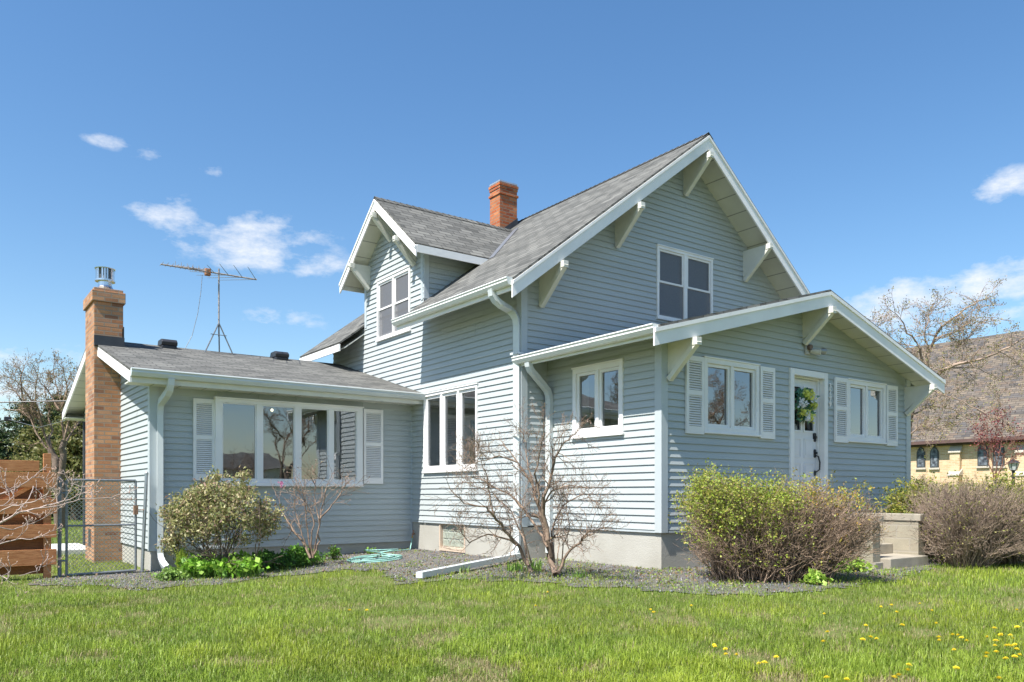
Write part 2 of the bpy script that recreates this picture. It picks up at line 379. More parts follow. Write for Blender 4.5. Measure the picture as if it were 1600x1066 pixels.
# ------------------------------------------------------------------ ground
def sst(t): t = np.clip(t, 0, 1); return t * t * (3 - 2 * t)
def gz(x, y):
    x = np.asarray(x, float); y = np.asarray(y, float)
    z = -.18 * sst((8 - x) / 5) * sst((y - 6) / 7)
    return z + .025 * (vnoise(x * .6, y * .6, 3) - .5) * sst((np.hypot(x - 9, y - 12)) / 3)
def gzf(x, y): return float(gz(np.array([x]), np.array([y]))[0])

def ground_mat():
    m = bpy.data.materials.new('lawn_soil'); m.use_nodes = True; nt = m.node_tree; N = nt.nodes.new; L = nt.links.new
    b = nt.nodes['Principled BSDF']; b.inputs['Roughness'].default_value = .95; b.inputs['Specular IOR Level'].default_value = .1
    tc = N('ShaderNodeTexCoord')
    n1 = N('ShaderNodeTexNoise'); n1.inputs['Scale'].default_value = .8; n1.inputs['Detail'].default_value = 8; L(tc.outputs['Object'], n1.inputs['Vector'])
    n2 = N('ShaderNodeTexNoise'); n2.inputs['Scale'].default_value = 40; n2.inputs['Detail'].default_value = 4; L(tc.outputs['Object'], n2.inputs['Vector'])
    mx = N('ShaderNodeMix'); mx.data_type = 'RGBA'; L(n1.outputs['Fac'], mx.inputs['Factor']); mx.inputs['A'].default_value = (.085, .12, .025, 1); mx.inputs['B'].default_value = (.12, .17, .035, 1)
    m2 = N('ShaderNodeMix'); m2.data_type = 'RGBA'; m2.inputs['B'].default_value = (.15, .13, .07, 1); L(mx.outputs['Result'], m2.inputs['A'])
    mr = N('ShaderNodeMapRange'); mr.inputs['From Min'].default_value = .45; mr.inputs['From Max'].default_value = .75; L(n2.outputs['Fac'], mr.inputs[0]); L(mr.outputs[0], m2.inputs['Factor'])
    L(m2.outputs['Result'], b.inputs['Base Color'])
    return m
def build_ground():
    fx = list(np.arange(-12, 30.1, .5)); out = [-900, -400, -150, -60, -30, -18]
    xs = np.array(out + fx + [36, 45, 60, 90, 150, 400, 900]); ys = np.array(out + list(np.arange(-12, 34.1, .5)) + [40, 55, 80, 150, 400, 900])
    X, Y = np.meshgrid(xs, ys); Z = gz(X, Y); V = np.stack([X, Y, Z], -1).reshape(-1, 3)
    nx, ny = len(xs), len(ys); i, j = np.meshgrid(np.arange(nx - 1), np.arange(ny - 1)); a = (j * nx + i).ravel()
    fv = np.stack([a, a + 1, a + 1 + nx, a + nx], 1).ravel()
    o = np_mesh('ground', V, fv, np.full(len(a), 4), ground_mat(), smooth=True); tag(o, kind='structure')
build_ground()

# edge between lawn and planting bed, traced on the ground
EDGE_PX = [(60, 903), (105, 906), (160, 907), (230, 917), (285, 908), (330, 910), (400, 899), (470, 893), (530, 890), (590, 893), (630, 909), (700, 903), (800, 908), (900, 917), (1000, 922),
           (1100, 930), (1200, 928), (1300, 921), (1385, 910), (1430, 893), (1475, 880), (1530, 876), (1600, 872)]
EDGE = [onZ(x, y, -.08 if x < 600 else 0.0) for x, y in EDGE_PX]
BED = [(p.x, p.y) for p in EDGE] + [(17.6, 7.4), (17.6, 12), (10, 12), (8, 14.2), (1.6, 14.0), (1.2, 13.4)]
def in_poly(x, y, poly):
    x = np.asarray(x); y = np.asarray(y); ins = np.zeros(x.shape, bool); n = len(poly)
    for i in range(n):
        x0, y0 = poly[i]; x1, y1 = poly[(i + 1) % n]
        c = ((y0 > y) != (y1 > y)) & (x < (x1 - x0) * (y - y0) / ((y1 - y0) + 1e-12) + x0); ins ^= c
    return ins
def build_bed():
    res = .12; xs = np.arange(0.6, 18, res); ys = np.arange(5, 14.4, res); X, Y = np.meshgrid(xs, ys)
    V = np.stack([X, Y, gz(X, Y) + .012], -1).reshape(-1, 3); nx = len(xs); i, j = np.meshgrid(np.arange(len(xs) - 1), np.arange(len(ys) - 1)); a = (j * nx + i).ravel()
    cx = X[:-1, :-1].ravel() + res / 2; cy = Y[:-1, :-1].ravel() + res / 2
    wob = .25 * (vnoise(cx * 2.3, cy * 2.3, 5) - .5) + .22 * (vnoise(cx * 7, cy * 7, 78) - .5); k = in_poly(cx + wob, cy + wob, BED); a = a[k]
    m = mat('bed_gravel', (.10, .095, .09), .95, .3, 3, 1.0, 120, col2=(.16, .145, .125), detail=8)
    o = np_mesh('gravel_bed', V, np.stack([a, a + 1, a + 1 + nx, a + nx], 1).ravel(), np.full(len(a), 4), m, smooth=True); tag(o, kind='structure')
    # loose stones
    rng = np.random.default_rng(5); n = 36000; x = rng.uniform(.6, 17.5, n); y = rng.uniform(5, 14.2, n); jt = rng.normal(size=n) * .14 + .3 * (vnoise(x * 3, y * 3, 77) - .5); k = in_poly(x + FW[0] * jt, y + FW[1] * jt, BED)
    k &= ~((x > 8.2) & (y > 7.7)) & ~((x > 7.7) & (y > 10.2)) & ~((x > 2.9) & (y > 13.8)); x = x[k]; y = y[k]; n = len(x)
    s = rng.uniform(.006, .017, n)[:, None]; c = np.stack([x, y, gz(x, y) + .014], 1)
    dirs = np.array([[1, 0, 0], [-1, 0, 0], [0, 1, 0], [0, -1, 0], [0, 0, 1], [0, 0, -1]], float)
    V = (c[:, None, :] + dirs[None] * s[:, None, :] * rng.uniform(.6, 1.35, (n, 6, 1)) + rng.normal(size=(n, 6, 3)) * s[:, None, :] * .25)
    tri = np.array([0, 2, 4, 2, 1, 4, 1, 3, 4, 3, 0, 4, 2, 0, 5, 1, 2, 5, 3, 1, 5, 0, 3, 5])
    g = rng.choice(3, n, p=[.6, .25, .15]); base = np.array([[.12, .125, .14], [.24, .235, .225], [.21, .15, .105]])[g] * rng.uniform(.6, 1.4, (n, 1))
    o = np_mesh('gravel', V.reshape(-1, 3), (np.arange(n)[:, None] * 6 + tri[None]).ravel(), np.full(n * 8, 3), M_STONE, None, np.repeat(base, 6, 0))
    tag(o, 'loose blue grey crushed stone covering the bed along the house', 'gravel', kind='stuff')
build_bed()
def slab_strip(name, x0, x1, y0, y1, dz, m):
    b = MB(); n = 24
    for i in range(n):
        xa = x0 + (x1 - x0) * i / n; xb = x0 + (x1 - x0) * (i + 1) / n
        b.add([(xa, y0, gzf(xa, y0) + dz), (xb, y0, gzf(xb, y0) + dz), (xb, y1, gzf(xb, y1) + dz), (xa, y1, gzf(xa, y1) + dz)], [(0, 1, 2, 3)])
    return tag(b.build(name, m), kind='structure')
slab_strip('church_walk', 16.5, 17.9, -30, 30, .03, M_PAVE)

# ------------------------------------------------------------------ house
XM, YM, XP, YP, XW, YW = 7.63, 10.18, 8.155, 7.66, 2.86, 13.78
XPR = 14.79; XMR = 15.25; YMB = 17.54; YWB = 20.6
HOUSE = thing('house', 'two storey blue grey clapboard house with white trim, front porch and low side wing', 'house', (XM, YM, 0))

def wp(plane, c, u, v, w):     # wall frames: 'F' faces -Y, 'S' faces -X
    return (u, c - w, v) if plane == 'F' else (c - w, u, v)
def fbox(mb, plane, c, u0, u1, v0, v1, w0, w1):
    a = wp(plane, c, u0, v0, w0); b = wp(plane, c, u1, v1, w1); mb.box(a[0], b[0], a[1], b[1], a[2], b[2]); return mb
def clip(poly, a, b, c):       # keep a*u + b*v <= c
    out = []; n = len(poly)
    for i in range(n):
        p, q = poly[i], poly[(i + 1) % n]; dp = a * p[0] + b * p[1] - c; dq = a * q[0] + b * q[1] - c
        if dp <= 0: out.append(p)
        if (dp < 0 < dq) or (dq < 0 < dp):
            t = dp / (dp - dq); out.append((p[0] + (q[0] - p[0]) * t, p[1] + (q[1] - p[1]) * t))
    return out
EXPO = .1016
def siding(name, plane, c, poly, holes=(), z0=.57, wb=.021, wt=.003, parent=None, expo=EXPO):
    mb = MB(); vmin = min(p[1] for p in poly); vmax = max(p[1] for p in poly); k0 = math.floor((vmin - z0) / expo)
    k = k0
    while z0 + k * expo < vmax:
        a, b = z0 + k * expo, z0 + (k + 1) * expo
        st = clip(clip(list(poly), 0, -1, -a), 0, 1, b + .013); pieces = [st]
        for (u0, u1, v0, v1) in holes:
            nx = []
            for q in pieces:
                if not q: continue
                if a >= v1 or b <= v0: nx.append(q); continue
                nx.append(clip(q, 0, 1, v0)); nx.append(clip(q, 0, -1, -v1)); mid = clip(clip(q, 0, -1, -v0), 0, 1, v1)
                nx.append(clip(mid, 1, 0, u0)); nx.append(clip(mid, -1, 0, -u1))
            pieces = nx
        # panel ends: every double course has its own butt joints
        rj = random.Random(int((k // 2) * 131 + c * 977)); us_ = [p[0] for q in pieces for p in q] or [0]; u_ = min(us_) + rj.uniform(.4, 3.6); cuts = []
        while u_ < max(us_): cuts.append(u_); u_ += 3.66
        for cu_ in cuts: pieces = [t_ for q in pieces if q for t_ in (clip(q, 1, 0, cu_), clip(q, -1, 0, -cu_))]
        for q in pieces:
            if len(q) < 3: continue
            jb = (((k // 2 * 7919 + int(q[0][0] * 3)) % 13) - 6) * .00016
            lap = lambda v: wb + jb + (wt - wb) * (v - a) / expo
            vs = [wp(plane, c, u, v, lap(v)) for u, v in q]; order = range(len(q))
            mb.add(vs, [tuple(order) if plane == 'F' else tuple(reversed(order))])
            low = [(u, v) for u, v in q if abs(v - a) < 1e-6]
            if len(low) >= 2:
                u0_, u1_ = min(l[0] for l in low), max(l[0] for l in low)
                wq = wb + jb; mb.add([wp(plane, c, u0_, a, wq), wp(plane, c, u1_, a, wq), wp(plane, c, u1_, a, wq - .0025), wp(plane, c, u0_, a, wq - .0025), wp(plane, c, u1_, a + .0125, wq - .0045), wp(plane, c, u0_, a + .0125, wq - .0045), wp(plane, c, u1_, a + .0125, 0), wp(plane, c, u0_, a + .0125, 0)], [(0, 1, 2, 3), (3, 2, 4, 5), (5, 4, 6, 7)])
        k += 1
    return mb.build(name, M_SID, parent or HOUSE)

def room(plane, c, u0, u1, v0, v1, depth, win, mcol=None, lamp=None):
    mb = MB(); d = -depth; pv = lambda u, v, w: wp(plane, c, u, v, w); e = -.03; g = .35
    U0, U1, V0, V1 = u0 - g, u1 + g, v0 - .5, v1 + .25
    mb.add([pv(U0, V0, d), pv(U1, V0, d), pv(U1, V1, d), pv(U0, V1, d)], [(0, 1, 2, 3)])
    for (a, b_) in (((U0, V0), (U1, V0)), ((U1, V0), (U1, V1)), ((U1, V1), (U0, V1)), ((U0, V1), (U0, V0))):
        mb.add([pv(a[0], a[1], e - .02), pv(b_[0], b_[1], e - .02), pv(b_[0], b_[1], d), pv(a[0], a[1], d)], [(0, 1, 2, 3)])
    # inner wall round the opening
    for (a0, a1, b0, b1) in ((U0, u0, V0, V1), (u1, U1, V0, V1), (u0, u1, V0, v0), (u0, u1, v1, V1)):
        mb.add([pv(a0, b0, e), pv(a1, b0, e), pv(a1, b1, e), pv(a0, b1, e)], [(0, 1, 2, 3)])
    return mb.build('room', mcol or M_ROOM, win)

def window(plane, c, u0, u1, v0, v1, lights, casing=.07, proj=.035, sash=.045, mull=.06, hung=False, rec=-.015, fm=None, screen=False, sill=True, depth=1.6, curtains=(), gm=None):
    fm = fm or M_WHITE
    mb = MB()
    for (a, b, p, q) in ((u0, u0 + casing, v0, v1), (u1 - casing, u1, v0, v1), (u0 + casing, u1 - casing, v1 - casing, v1), (u0 + casing, u1 - casing, v0, v0 + casing)):
        fbox(mb, plane, c, a, b, p, q, -.02, proj)
    if sill: fbox(mb, plane, c, u0 - .02, u1 + .02, v0 - .03, v0, -.0, proj + .025)
    fbox(mb, plane, c, u0 - .012, u1 + .012, v1, v1 + .022, 0, proj + .015)
    iu0, iu1, iv0, iv1 = u0 + casing, u1 - casing, v0 + casing, v1 - casing
    us = [iu0 + (iu1 - iu0) * f for f in lights]    # boundaries
    for k in range(1, len(us) - 1): fbox(mb, plane, c, us[k] - mull / 2, us[k] + mull / 2, iv0, iv1, -.02, proj - .006)
    win = mb.build('window', fm, HOUSE, bevel=.003)
    for k in range(len(us) - 1):
        a = us[k] + (mull / 2 if k else 0); b = us[k + 1] - (mull / 2 if k < len(us) - 2 else 0)
        sm = MB()
        def ring(a, b, p, q, s, w0, w1):
            fbox(sm, plane, c, a, a + s, p, q, w0, w1); fbox(sm, plane, c, b - s, b, p, q, w0, w1); fbox(sm, plane, c, a + s, b - s, p, p + s, w0, w1); fbox(sm, plane, c, a + s, b - s, q - s, q, w0, w1)
        e = .002
        if hung:
            vm = (iv0 + iv1) / 2 + .02
            ring(a + e, b - e, vm - .02, iv1 - e, sash * .8, rec - .005, rec + .028); ring(a + e, b - e, iv0 + e, vm + .015, sash, rec - .03, rec - .008)
        else: ring(a + e, b - e, iv0 + e, iv1 - e, sash, rec - .01, rec + .02)
        sm.build('sash', fm, win, bevel=.002)
        g = MB(); pv = lambda u, v: wp(plane, c, u, v, rec - .012); s_ = sash * .7
        g.add([pv(a + s_, iv0 + s_), pv(b - s_, iv0 + s_), pv(b - s_, iv1 - s_), pv(a + s_, iv1 - s_)], [(0, 1, 2, 3) if plane == 'F' else (3, 2, 1, 0)])
        g.build('pane', gm or M_GLASS, win)
        if screen:
            g = MB(); pv = lambda u, v: wp(plane, c, u, v, rec + .014)
            g.add([pv(a, iv0), pv(b, iv0), pv(b, iv1), pv(a, iv1)], [(0, 1, 2, 3)]); g.build('screen', M_SCREEN, win)
    for (ca, cb, w) in curtains:
        g = MB(); n = 24
        for i in range(n):
            a = iu0 + (iu1 - iu0) * (ca + (cb - ca) * i / n); b = iu0 + (iu1 - iu0) * (ca + (cb - ca) * (i + 1) / n)
            wa = w + .025 * math.sin(i * 1.7); wb_ = w + .025 * math.sin((i + 1) * 1.7)
            g.add([wp(plane, c, a, iv0 - .05, wa), wp(plane, c, b, iv0 - .05, wb_), wp(plane, c, b, iv1 + .05, wb_), wp(plane, c, a, iv1 + .05, wa)], [(0, 1, 2, 3)])
        g.build('curtain', M_CURT, win)
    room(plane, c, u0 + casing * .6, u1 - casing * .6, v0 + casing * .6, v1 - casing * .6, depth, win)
    return (u0 + .02, u1 - .02, v0 + .02, v1 - .02)

M_GAP_SHADE = mat('shutter_gap_shade', (.30, .30, .30), .8, .05, 5)  # grey that paints the shade seen between the shutter slats
def shutter(plane, c, u0, u1, v0, v1):
    mb = MB(); w0, w1 = .018, .05; s = .05
    mid = v0 + (v1 - v0) * .53
    for a, b, p, q in ((u0, u0 + s, v0, v1), (u1 - s, u1, v0, v1), (u0 + s, u1 - s, v0, v0 + .11), (u0 + s, u1 - s, v1 - .07, v1), (u0 + s, u1 - s, mid - .035, mid + .035)): fbox(mb, plane, c, a, b, p, q, w0, w1)
    for lo, hi in ((v0 + .11, mid - .035), (mid + .035, v1 - .07)):
        n = max(4, int(round((hi - lo) / .034)))
        for i in range(n):
            a = lo + (hi - lo) * i / n; b = lo + (hi - lo) * (i + 1) / n
            mb.add([wp(plane, c, u, v, w) for (v, w) in ((a + .012, w1 - .003), (a + .006, w1 - .005), (b - .006, w0 + .006), (b, w0 + .009)) for u in (u0 + s, u1 - s)],
                   [(0, 1, 3, 2), (2, 3, 5, 4), (4, 5, 7, 6), (6, 7, 1, 0)])
    o_ = mb.build('shutter', M_WHITE, HOUSE)
    fbox(MB(), plane, c, u0 + s * .6, u1 - s * .6, v0 + .05, v1 - .05, w0 - .001, w0 + .003).build('shutter_gap_shade', M_GAP_SHADE, o_)  # added plate, its darker colour stands in for shade in the slat gaps
    return o_

def corner(plane, c, u0, u1, v0, v1, w=.026, m=None): return fbox(MB(), plane, c, u0, u1, v0, v1, 0.0, w)

# roof planes
SL, SR, RZ, RX = .755, .775, 7.65, 11.44
def zml(x): return RZ - SL * (RX - x)
def zmr(x): return RZ - SR * (x - RX)
EX0, EX1 = 7.03, 15.9
YF, YB = 9.58, 18.14
DC, DH, DZ, DS, DX = 14.57, 1.68, 7.06, .80, 7.21
D0, D1 = 13.29, 15.85
def slab(name, pts, m=None, th=.035, parent=None, drop=0.0):
    P = [Vector(p) for p in pts]; n = (P[1] - P[0]).cross(P[2] - P[0]).normalized()
    if n.z < 0: n = -n
    mb = MB(); mb.prism([p - n * drop for p in P], -n * th); return mb.build(name, m or M_SHIN, parent or HOUSE)

def ml(x, y): return (x, y, zml(x))
def mr_(x, y): return (x, y, zmr(x))
# main roof, left slope with the gap the wall dormer makes in the eave
b = MB()
def prism_add(b, pts, th, drop=0):
    P = [Vector(p) for p in pts]; n = (P[1] - P[0]).cross(P[2] - P[0]).normalized(); n = n if n.z > 0 else -n
    b.prism([p - n * drop for p in P], -n * th)
prism_add(b, [ml(XM, YF), ml(RX, YF), ml(RX, YB), ml(XM, YB)], .035)
prism_add(b, [ml(EX0, YF), ml(XM, YF), ml(XM, D0 - .01), ml(EX0, D0 - .01)], .035)
prism_add(b, [ml(EX0, D1 + .01), ml(XM, D1 + .01), ml(XM, YB), ml(EX0, YB)], .035)
prism_add(b, [mr_(RX, YF), mr_(EX1, YF), mr_(EX1, YB), mr_(RX, YB)], .035)
ROOF = b.build('roof', M_SHIN, HOUSE)
# ridge cap shingles
b = MB(); y = YF
while y < YB - .1:
    for s_, zf in ((-1, zml), (1, zmr)):
        x1 = RX + s_ * .13; b.add([(RX, y, RZ + .022), (x1, y, zf(x1) + .022), (x1, y + .16, zf(x1) + .008), (RX, y + .16, RZ + .008)], [(0, 1, 2, 3) if s_ > 0 else (3, 2, 1, 0)])
    y += .145
b.build('ridge_cap', M_SHIN, ROOF)
b = MB()
prism_add(b, [ml(EX0 + .02, YF + .03), ml(RX, YF + .03), ml(RX, YM), ml(EX0 + .02, YM)], .03, .075)
prism_add(b, [mr_(RX, YF + .03), mr_(EX1, YF + .03), mr_(EX1, YM), mr_(RX, YM)], .03, .075)
b.build('soffit', M_SOFF, ROOF)
b = MB()
def flat_soffit(b, x0, x1, y0, y1, z): b.box(x0, x1, y0, y1, z, z + .02)
prism_add(b, [ml(EX0 + .02, YM), ml(XM, YM), ml(XM, D0 - .02), ml(EX0 + .02, D0 - .02)], .02, .15)
prism_add(b, [ml(EX0 + .02, D1 + .02), ml(XM, D1 + .02), ml(XM, YB), ml(EX0 + .02, YB)], .02, .15)
build_each(b, 'eave_soffit', M_SOFFX, ROOF)

def rake(name, pts, depth, y0, y1, plane='F', tail=None, m=None, mould=.05):
    """pts: polyline along the roof edge in (u, z); board hangs 'depth' below"""
    mb = MB()
    for (a, b_) in zip(pts[:-1], pts[1:]):
        if plane == 'F': q = [(a[0], y0, a[1]), (b_[0], y0, b_[1]), (b_[0], y0, b_[1] - depth), (a[0], y0, a[1] - depth)]; ext = (0, y1 - y0, 0)
        else: q = [(y0, a[0], a[1]), (y0, b_[0], b_[1]), (y0, b_[0], b_[1] - depth), (y0, a[0], a[1] - depth)]; ext = (y1 - y0, 0, 0)
        mb.prism(q, ext)
        g = .018 if y1 > y0 else -.018
        if plane == 'F': q = [(a[0], y0 - g, a[1]), (b_[0], y0 - g, b_[1]), (b_[0], y0 - g, b_[1] - mould), (a[0], y0 - g, a[1] - mould)]; ext = (0, g - .001, 0)
        else: q = [(y0 - g, a[0], a[1]), (y0 - g, b_[0], b_[1]), (y0 - g, b_[0], b_[1] - mould), (y0 - g, a[0], a[1] - mould)]; ext = (g - .001, 0, 0)
        mb.prism(q, ext)
    return mb.build(name, m or M_WHITE, ROOF if name == 'rake_board' else HOUSE)
o = .045
rake('rake_board', [(EX0 - .02, zml(EX0 - .02) - o), (RX, RZ - o), (EX1 + .02, zmr(EX1 + .02) - o)], .25, YF - .002, YF + .028)
rake('rake_board', [(EX0, zml(EX0) - o), (RX, RZ - o), (EX1, zmr(EX1) - o)], .24, YB - .03, YB)
# eave fascias + gutters
def gutter(name, p0, p1, outdir, m, parent, size=.115):
    P0, P1 = Vector(p0), Vector(p1); od = Vector(outdir); Z = Vector((0, 0, 1)); s = size
    prof = [(0, 0), (.95, .02), (1.0, -.12), (.86, -.3), (.90, -.5), (.62, -.95), (.55, -1.0), (0, -1.0), (0, -.95), (.5, -.93), (.8, -.5), (.78, -.28), (.9, -.1), (.88, -.04), (.0, -.04)]
    mb = MB(); mb.prism([P0 + od * (a * s) + Z * (b_ * s) for a, b_ in prof], P1 - P0)
    cap = [(0, 0), (.95, .02), (1, -.12), (.86, -.3), (.9, -.5), (.62, -.95), (0, -1)]
    ax = (P1 - P0).normalized()
    mb.prism([P0 - ax * .004 + od * (a * s * 1.02) + Z * (b_ * s * 1.02) for a, b_ in cap], ax * .003)
    mb.prism([P1 + ax * .001 + od * (a * s * 1.02) + Z * (b_ * s * 1.02) for a, b_ in cap], ax * .003)
    return mb.build(name, m, parent)
ze = zml(EX0)
b = MB(); b.box(EX0 - .002, EX0 + .025, YF + .04, D0 - .015, ze - .185, ze - .04); b.box(EX0 - .002, EX0 + .025, D1 + .02, YB - .03, ze - .19, ze - .04); build_each(b, 'fascia', M_WHITE, ROOF)
b = MB(); b.prism([(EX0 + .01, D0 - .012, ze - .04), (XM + .02, D0 - .012, zml(XM) - .04), (XM + .02, D0 - .012, zml(XM) - .16), (EX0 + .01, D0 - .012, ze - .18)], (0, .01, 0)); build_each(b, 'fascia', M_WHITE, ROOF)
gutter('gutter', (EX0 - .003, YF + .03, ze - .005), (EX0 - .003, D0 - .015, ze + .0), (-1, 0, 0), M_GUTW, ROOF)

# dormer roof
def dz(y): return DZ - DS * abs(y - DC)
ye0, ye1 = DC - DH, DC + DH; zeD = dz(ye0)
xr = RX - (RZ - DZ) / SL; xe = RX - (RZ - zeD) / SL
b = MB()
for ye in (ye0, ye1): prism_add(b, [(DX, ye, zeD), (xe, ye, zeD), (xr, DC, DZ), (DX, DC, DZ)], .035)
DROOF = b.build('dormer_roof', M_SHIN, HOUSE)
b = MB(); x = DX
while x < xr - .1:
    for s_ in (-1, 1):
        y1_ = DC + s_ * .12; b.add([(x, DC, DZ + .02), (x, y1_, dz(y1_) + .02), (x + .16, y1_, dz(y1_) + .007), (x + .16, DC, DZ + .007)], [(0, 1, 2, 3) if s_ < 0 else (3, 2, 1, 0)])
    x += .145
b.build('ridge_cap', M_SHIN, DROOF)
b = MB()
for ye in (ye0, ye1): prism_add(b, [(DX + .03, ye, zeD), (XM, ye, zeD), (XM, DC, DZ), (DX + .03, DC, DZ)], .025, .075)
b.build('soffit', M_SOFF, DROOF)
b = MB()
for (ys, ye) in ((ye0, D0), (ye1, D1)): prism_add(b, [(XM, ys, dz(ys)), (xe, ys, dz(ys)), (xe + .3, ye, dz(ye)), (XM, ye, dz(ye))], .02, .09)
build_each(b, 'eave_soffit', M_SOFF, DROOF)
mb = MB()
for sgn in (-1, 1):
    ya = DC + sgn * (DH + .01)
    mb.prism([(DX - .002, ya, dz(ya) - o), (DX - .002, DC, DZ - o), (DX - .002, DC, DZ - o - .20), (DX - .002, ya, dz(ya) - o - .20)], (.028, 0, 0))
    mb.prism([(DX - .02, ya, dz(ya) - o), (DX - .02, DC, DZ - o), (DX - .02, DC, DZ - o - .05), (DX - .02, ya, dz(ya) - o - .05)], (.017, 0, 0))
mb.build('rake_board', M_WHITE, DROOF)
b = MB(); b.box(DX + .03, xe + .1, ye0 - .012, ye0 + .012, zeD - .17, zeD - .03); b.box(DX + .03, xe + .1, ye1 - .012, ye1 + .012, zeD - .17, zeD - .03); build_each(b, 'fascia', M_WHITE, DROOF)
# valley flashing
b = MB()
for sgn in (-1, 1):
    A = Vector((xe - .05, DC + sgn * DH, zml(xe - .05) + .012)); B = Vector((xr, DC + sgn * .05, zml(xr) + .012))
    A2 = Vector((xe + .13, DC + sgn * (DH + .17), zml(xe + .13) + .012)); B2 = Vector((xr + .16, DC + sgn * .18, zml(xr + .16) + .012))
    A2 = Vector((xe - .05, DC + sgn * (DH + .20), zml(xe - .05) + .012)); B2 = Vector((xr + .02, DC + sgn * .22, zml(xr + .02) + .012))
    b.add([A, B, B2, A2], [(0, 1, 2, 3), (3, 2, 1, 0)])
b.build('valley_flashing', M_VALLEY, DROOF)

# porch roof
PX, PZ, PL, PR_ = 11.45, 4.30, .268, .298
PX0, PX1, PYF = 7.60, 15.12, 7.16
def zpl(x): return PZ - PL * (PX - x)
def zpr(x): return PZ - PR_ * (x - PX)
b = MB()
prism_add(b, [(PX0, PYF, zpl(PX0)), (PX, PYF, PZ), (PX, YM - .01, PZ), (PX0, YM - .01, zpl(PX0))], .035)
prism_add(b, [(PX, PYF, PZ), (PX1, PYF, zpr(PX1)), (PX1, YM - .01, zpr(PX1)), (PX, YM - .01, PZ)], .035)
PROOF = b.build('porch_roof', M_SHIN, HOUSE)
b = MB()
prism_add(b, [(PX0 + .02, PYF + .03, zpl(PX0 + .02)), (PX, PYF + .03, PZ), (PX, YP, PZ), (PX0 + .02, YP, zpl(PX0 + .02))], .03, .075)
prism_add(b, [(PX, PYF + .03, PZ), (PX1, PYF + .03, zpr(PX1)), (PX1, YP, zpr(PX1)), (PX, YP, PZ)], .03, .075)
b.build('soffit', M_SOFF, PROOF)
b = MB(); prism_add(b, [(PX0 + .02, YP, zpl(PX0)), (XP, YP, zpl(XP)), (XP, YM, zpl(XP)), (PX0 + .02, YM, zpl(PX0))], .02, .13); build_each(b, 'eave_soffit', M_SOFFX, PROOF)
mb = MB()
for a, b_ in (((PX0 - .1, zpl(PX0 - .1)), (PX, PZ)), ((PX, PZ), (PX1 + .03, zpr(PX1 + .03)))):
    mb.prism([(a[0], PYF - .002, a[1] - o), (b_[0], PYF - .002, b_[1] - o), (b_[0], PYF - .002, b_[1] - o - .22), (a[0], PYF - .002, a[1] - o - .22)], (0, .028, 0))
    mb.prism([(a[0], PYF - .022, a[1] - o + .01), (b_[0], PYF - .022, b_[1] - o + .01), (b_[0], PYF - .022, b_[1] - o - .045), (a[0], PYF - .022, a[1] - o - .045)], (0, .019, 0))
mb.build('rake_board', M_WHITE, PROOF)
zep = zpl(PX0)
b = MB(); b.box(PX0, PX0 + .022, PYF + .03, YM, zep - .16, zep - .04); build_each(b, 'fascia', M_GUTW, PROOF)
gutter('gutter', (PX0 - .003, PYF + .03, zep - .0), (PX0 - .003, YM + .08, zep - .01), (-1, 0, 0), M_GUTW, PROOF)
zer = zpr(PX1); gutter('gutter', (PX1 + .003, PYF + .03, zer), (PX1 + .003, YM, zer), (1, 0, 0), M_GUTW, PROOF)

# wing roof
WRY, WRZ, WYE0, WX0 = 17.2, 4.08, 13.31, 2.46
WEZ = onY(203, 575, WYE0).z; WSL = (WRZ - WEZ) / (WRY - WYE0); WYE1 = WRY + (WRY - WYE0)
def zw(y): return WRZ - WSL * abs(y - WRY)
b = MB(); XWE = XM - .005
prism_add(b, [(WX0, WYE0, WEZ), (XWE, WYE0, WEZ), (XWE, WRY, WRZ), (WX0, WRY, WRZ)], .035)
prism_add(b, [(WX0, WRY, WRZ), (XWE, WRY, WRZ), (XWE, WYE1, WEZ), (WX0, WYE1, WEZ)], .035)
WROOF = b.build('wing_roof', M_SHIN, HOUSE)
b = MB()
prism_add(b, [(WX0 + .03, WYE0, WEZ), (XW, WYE0, WEZ), (XW, WRY, WRZ), (WX0 + .03, WRY, WRZ)], .025, .075)
prism_add(b, [(WX0 + .03, WRY, WRZ), (XW, WRY, WRZ), (XW, WYE1, WEZ), (WX0 + .03, WYE1, WEZ)], .025, .075)
b.build('soffit', M_SOFF, WROOF)
b = MB(); b.box(XW - .39, XWE, WYE0 + .03, YW, WEZ - .20, WEZ - .18); b.box(XW - .39, XWE, YWB, WYE1 - .02, WEZ - .2, WEZ - .18); build_each(b, 'eave_soffit', M_SOFFX, WROOF)
mb = MB()
for ya in (WYE0 - .01, WYE1 + .01):
    mb.prism([(WX0 - .002, ya, zw(ya) - o), (WX0 - .002, WRY, WRZ - o), (WX0 - .002, WRY, WRZ - o - .17), (WX0 - .002, ya, zw(ya) - o - .17)], (.028, 0, 0))
mb.build('rake_board', M_WHITE, WROOF)
b = MB(); b.box(WX0 + .028, XWE, WYE0, WYE0 + .022, WEZ - .215, WEZ - .04); b.box(WX0 + .028, XWE, WYE1 - .022, WYE1, WEZ - .215, WEZ - .04); build_each(b, 'fascia', M_CREAM, WROOF)
gutter('gutter', (WX0 + .01, WYE0 - .003, WEZ - .005), (XWE + .0, WYE0 - .003, WEZ - .02), (0, -1, 0), M_GUT, WROOF, .12)

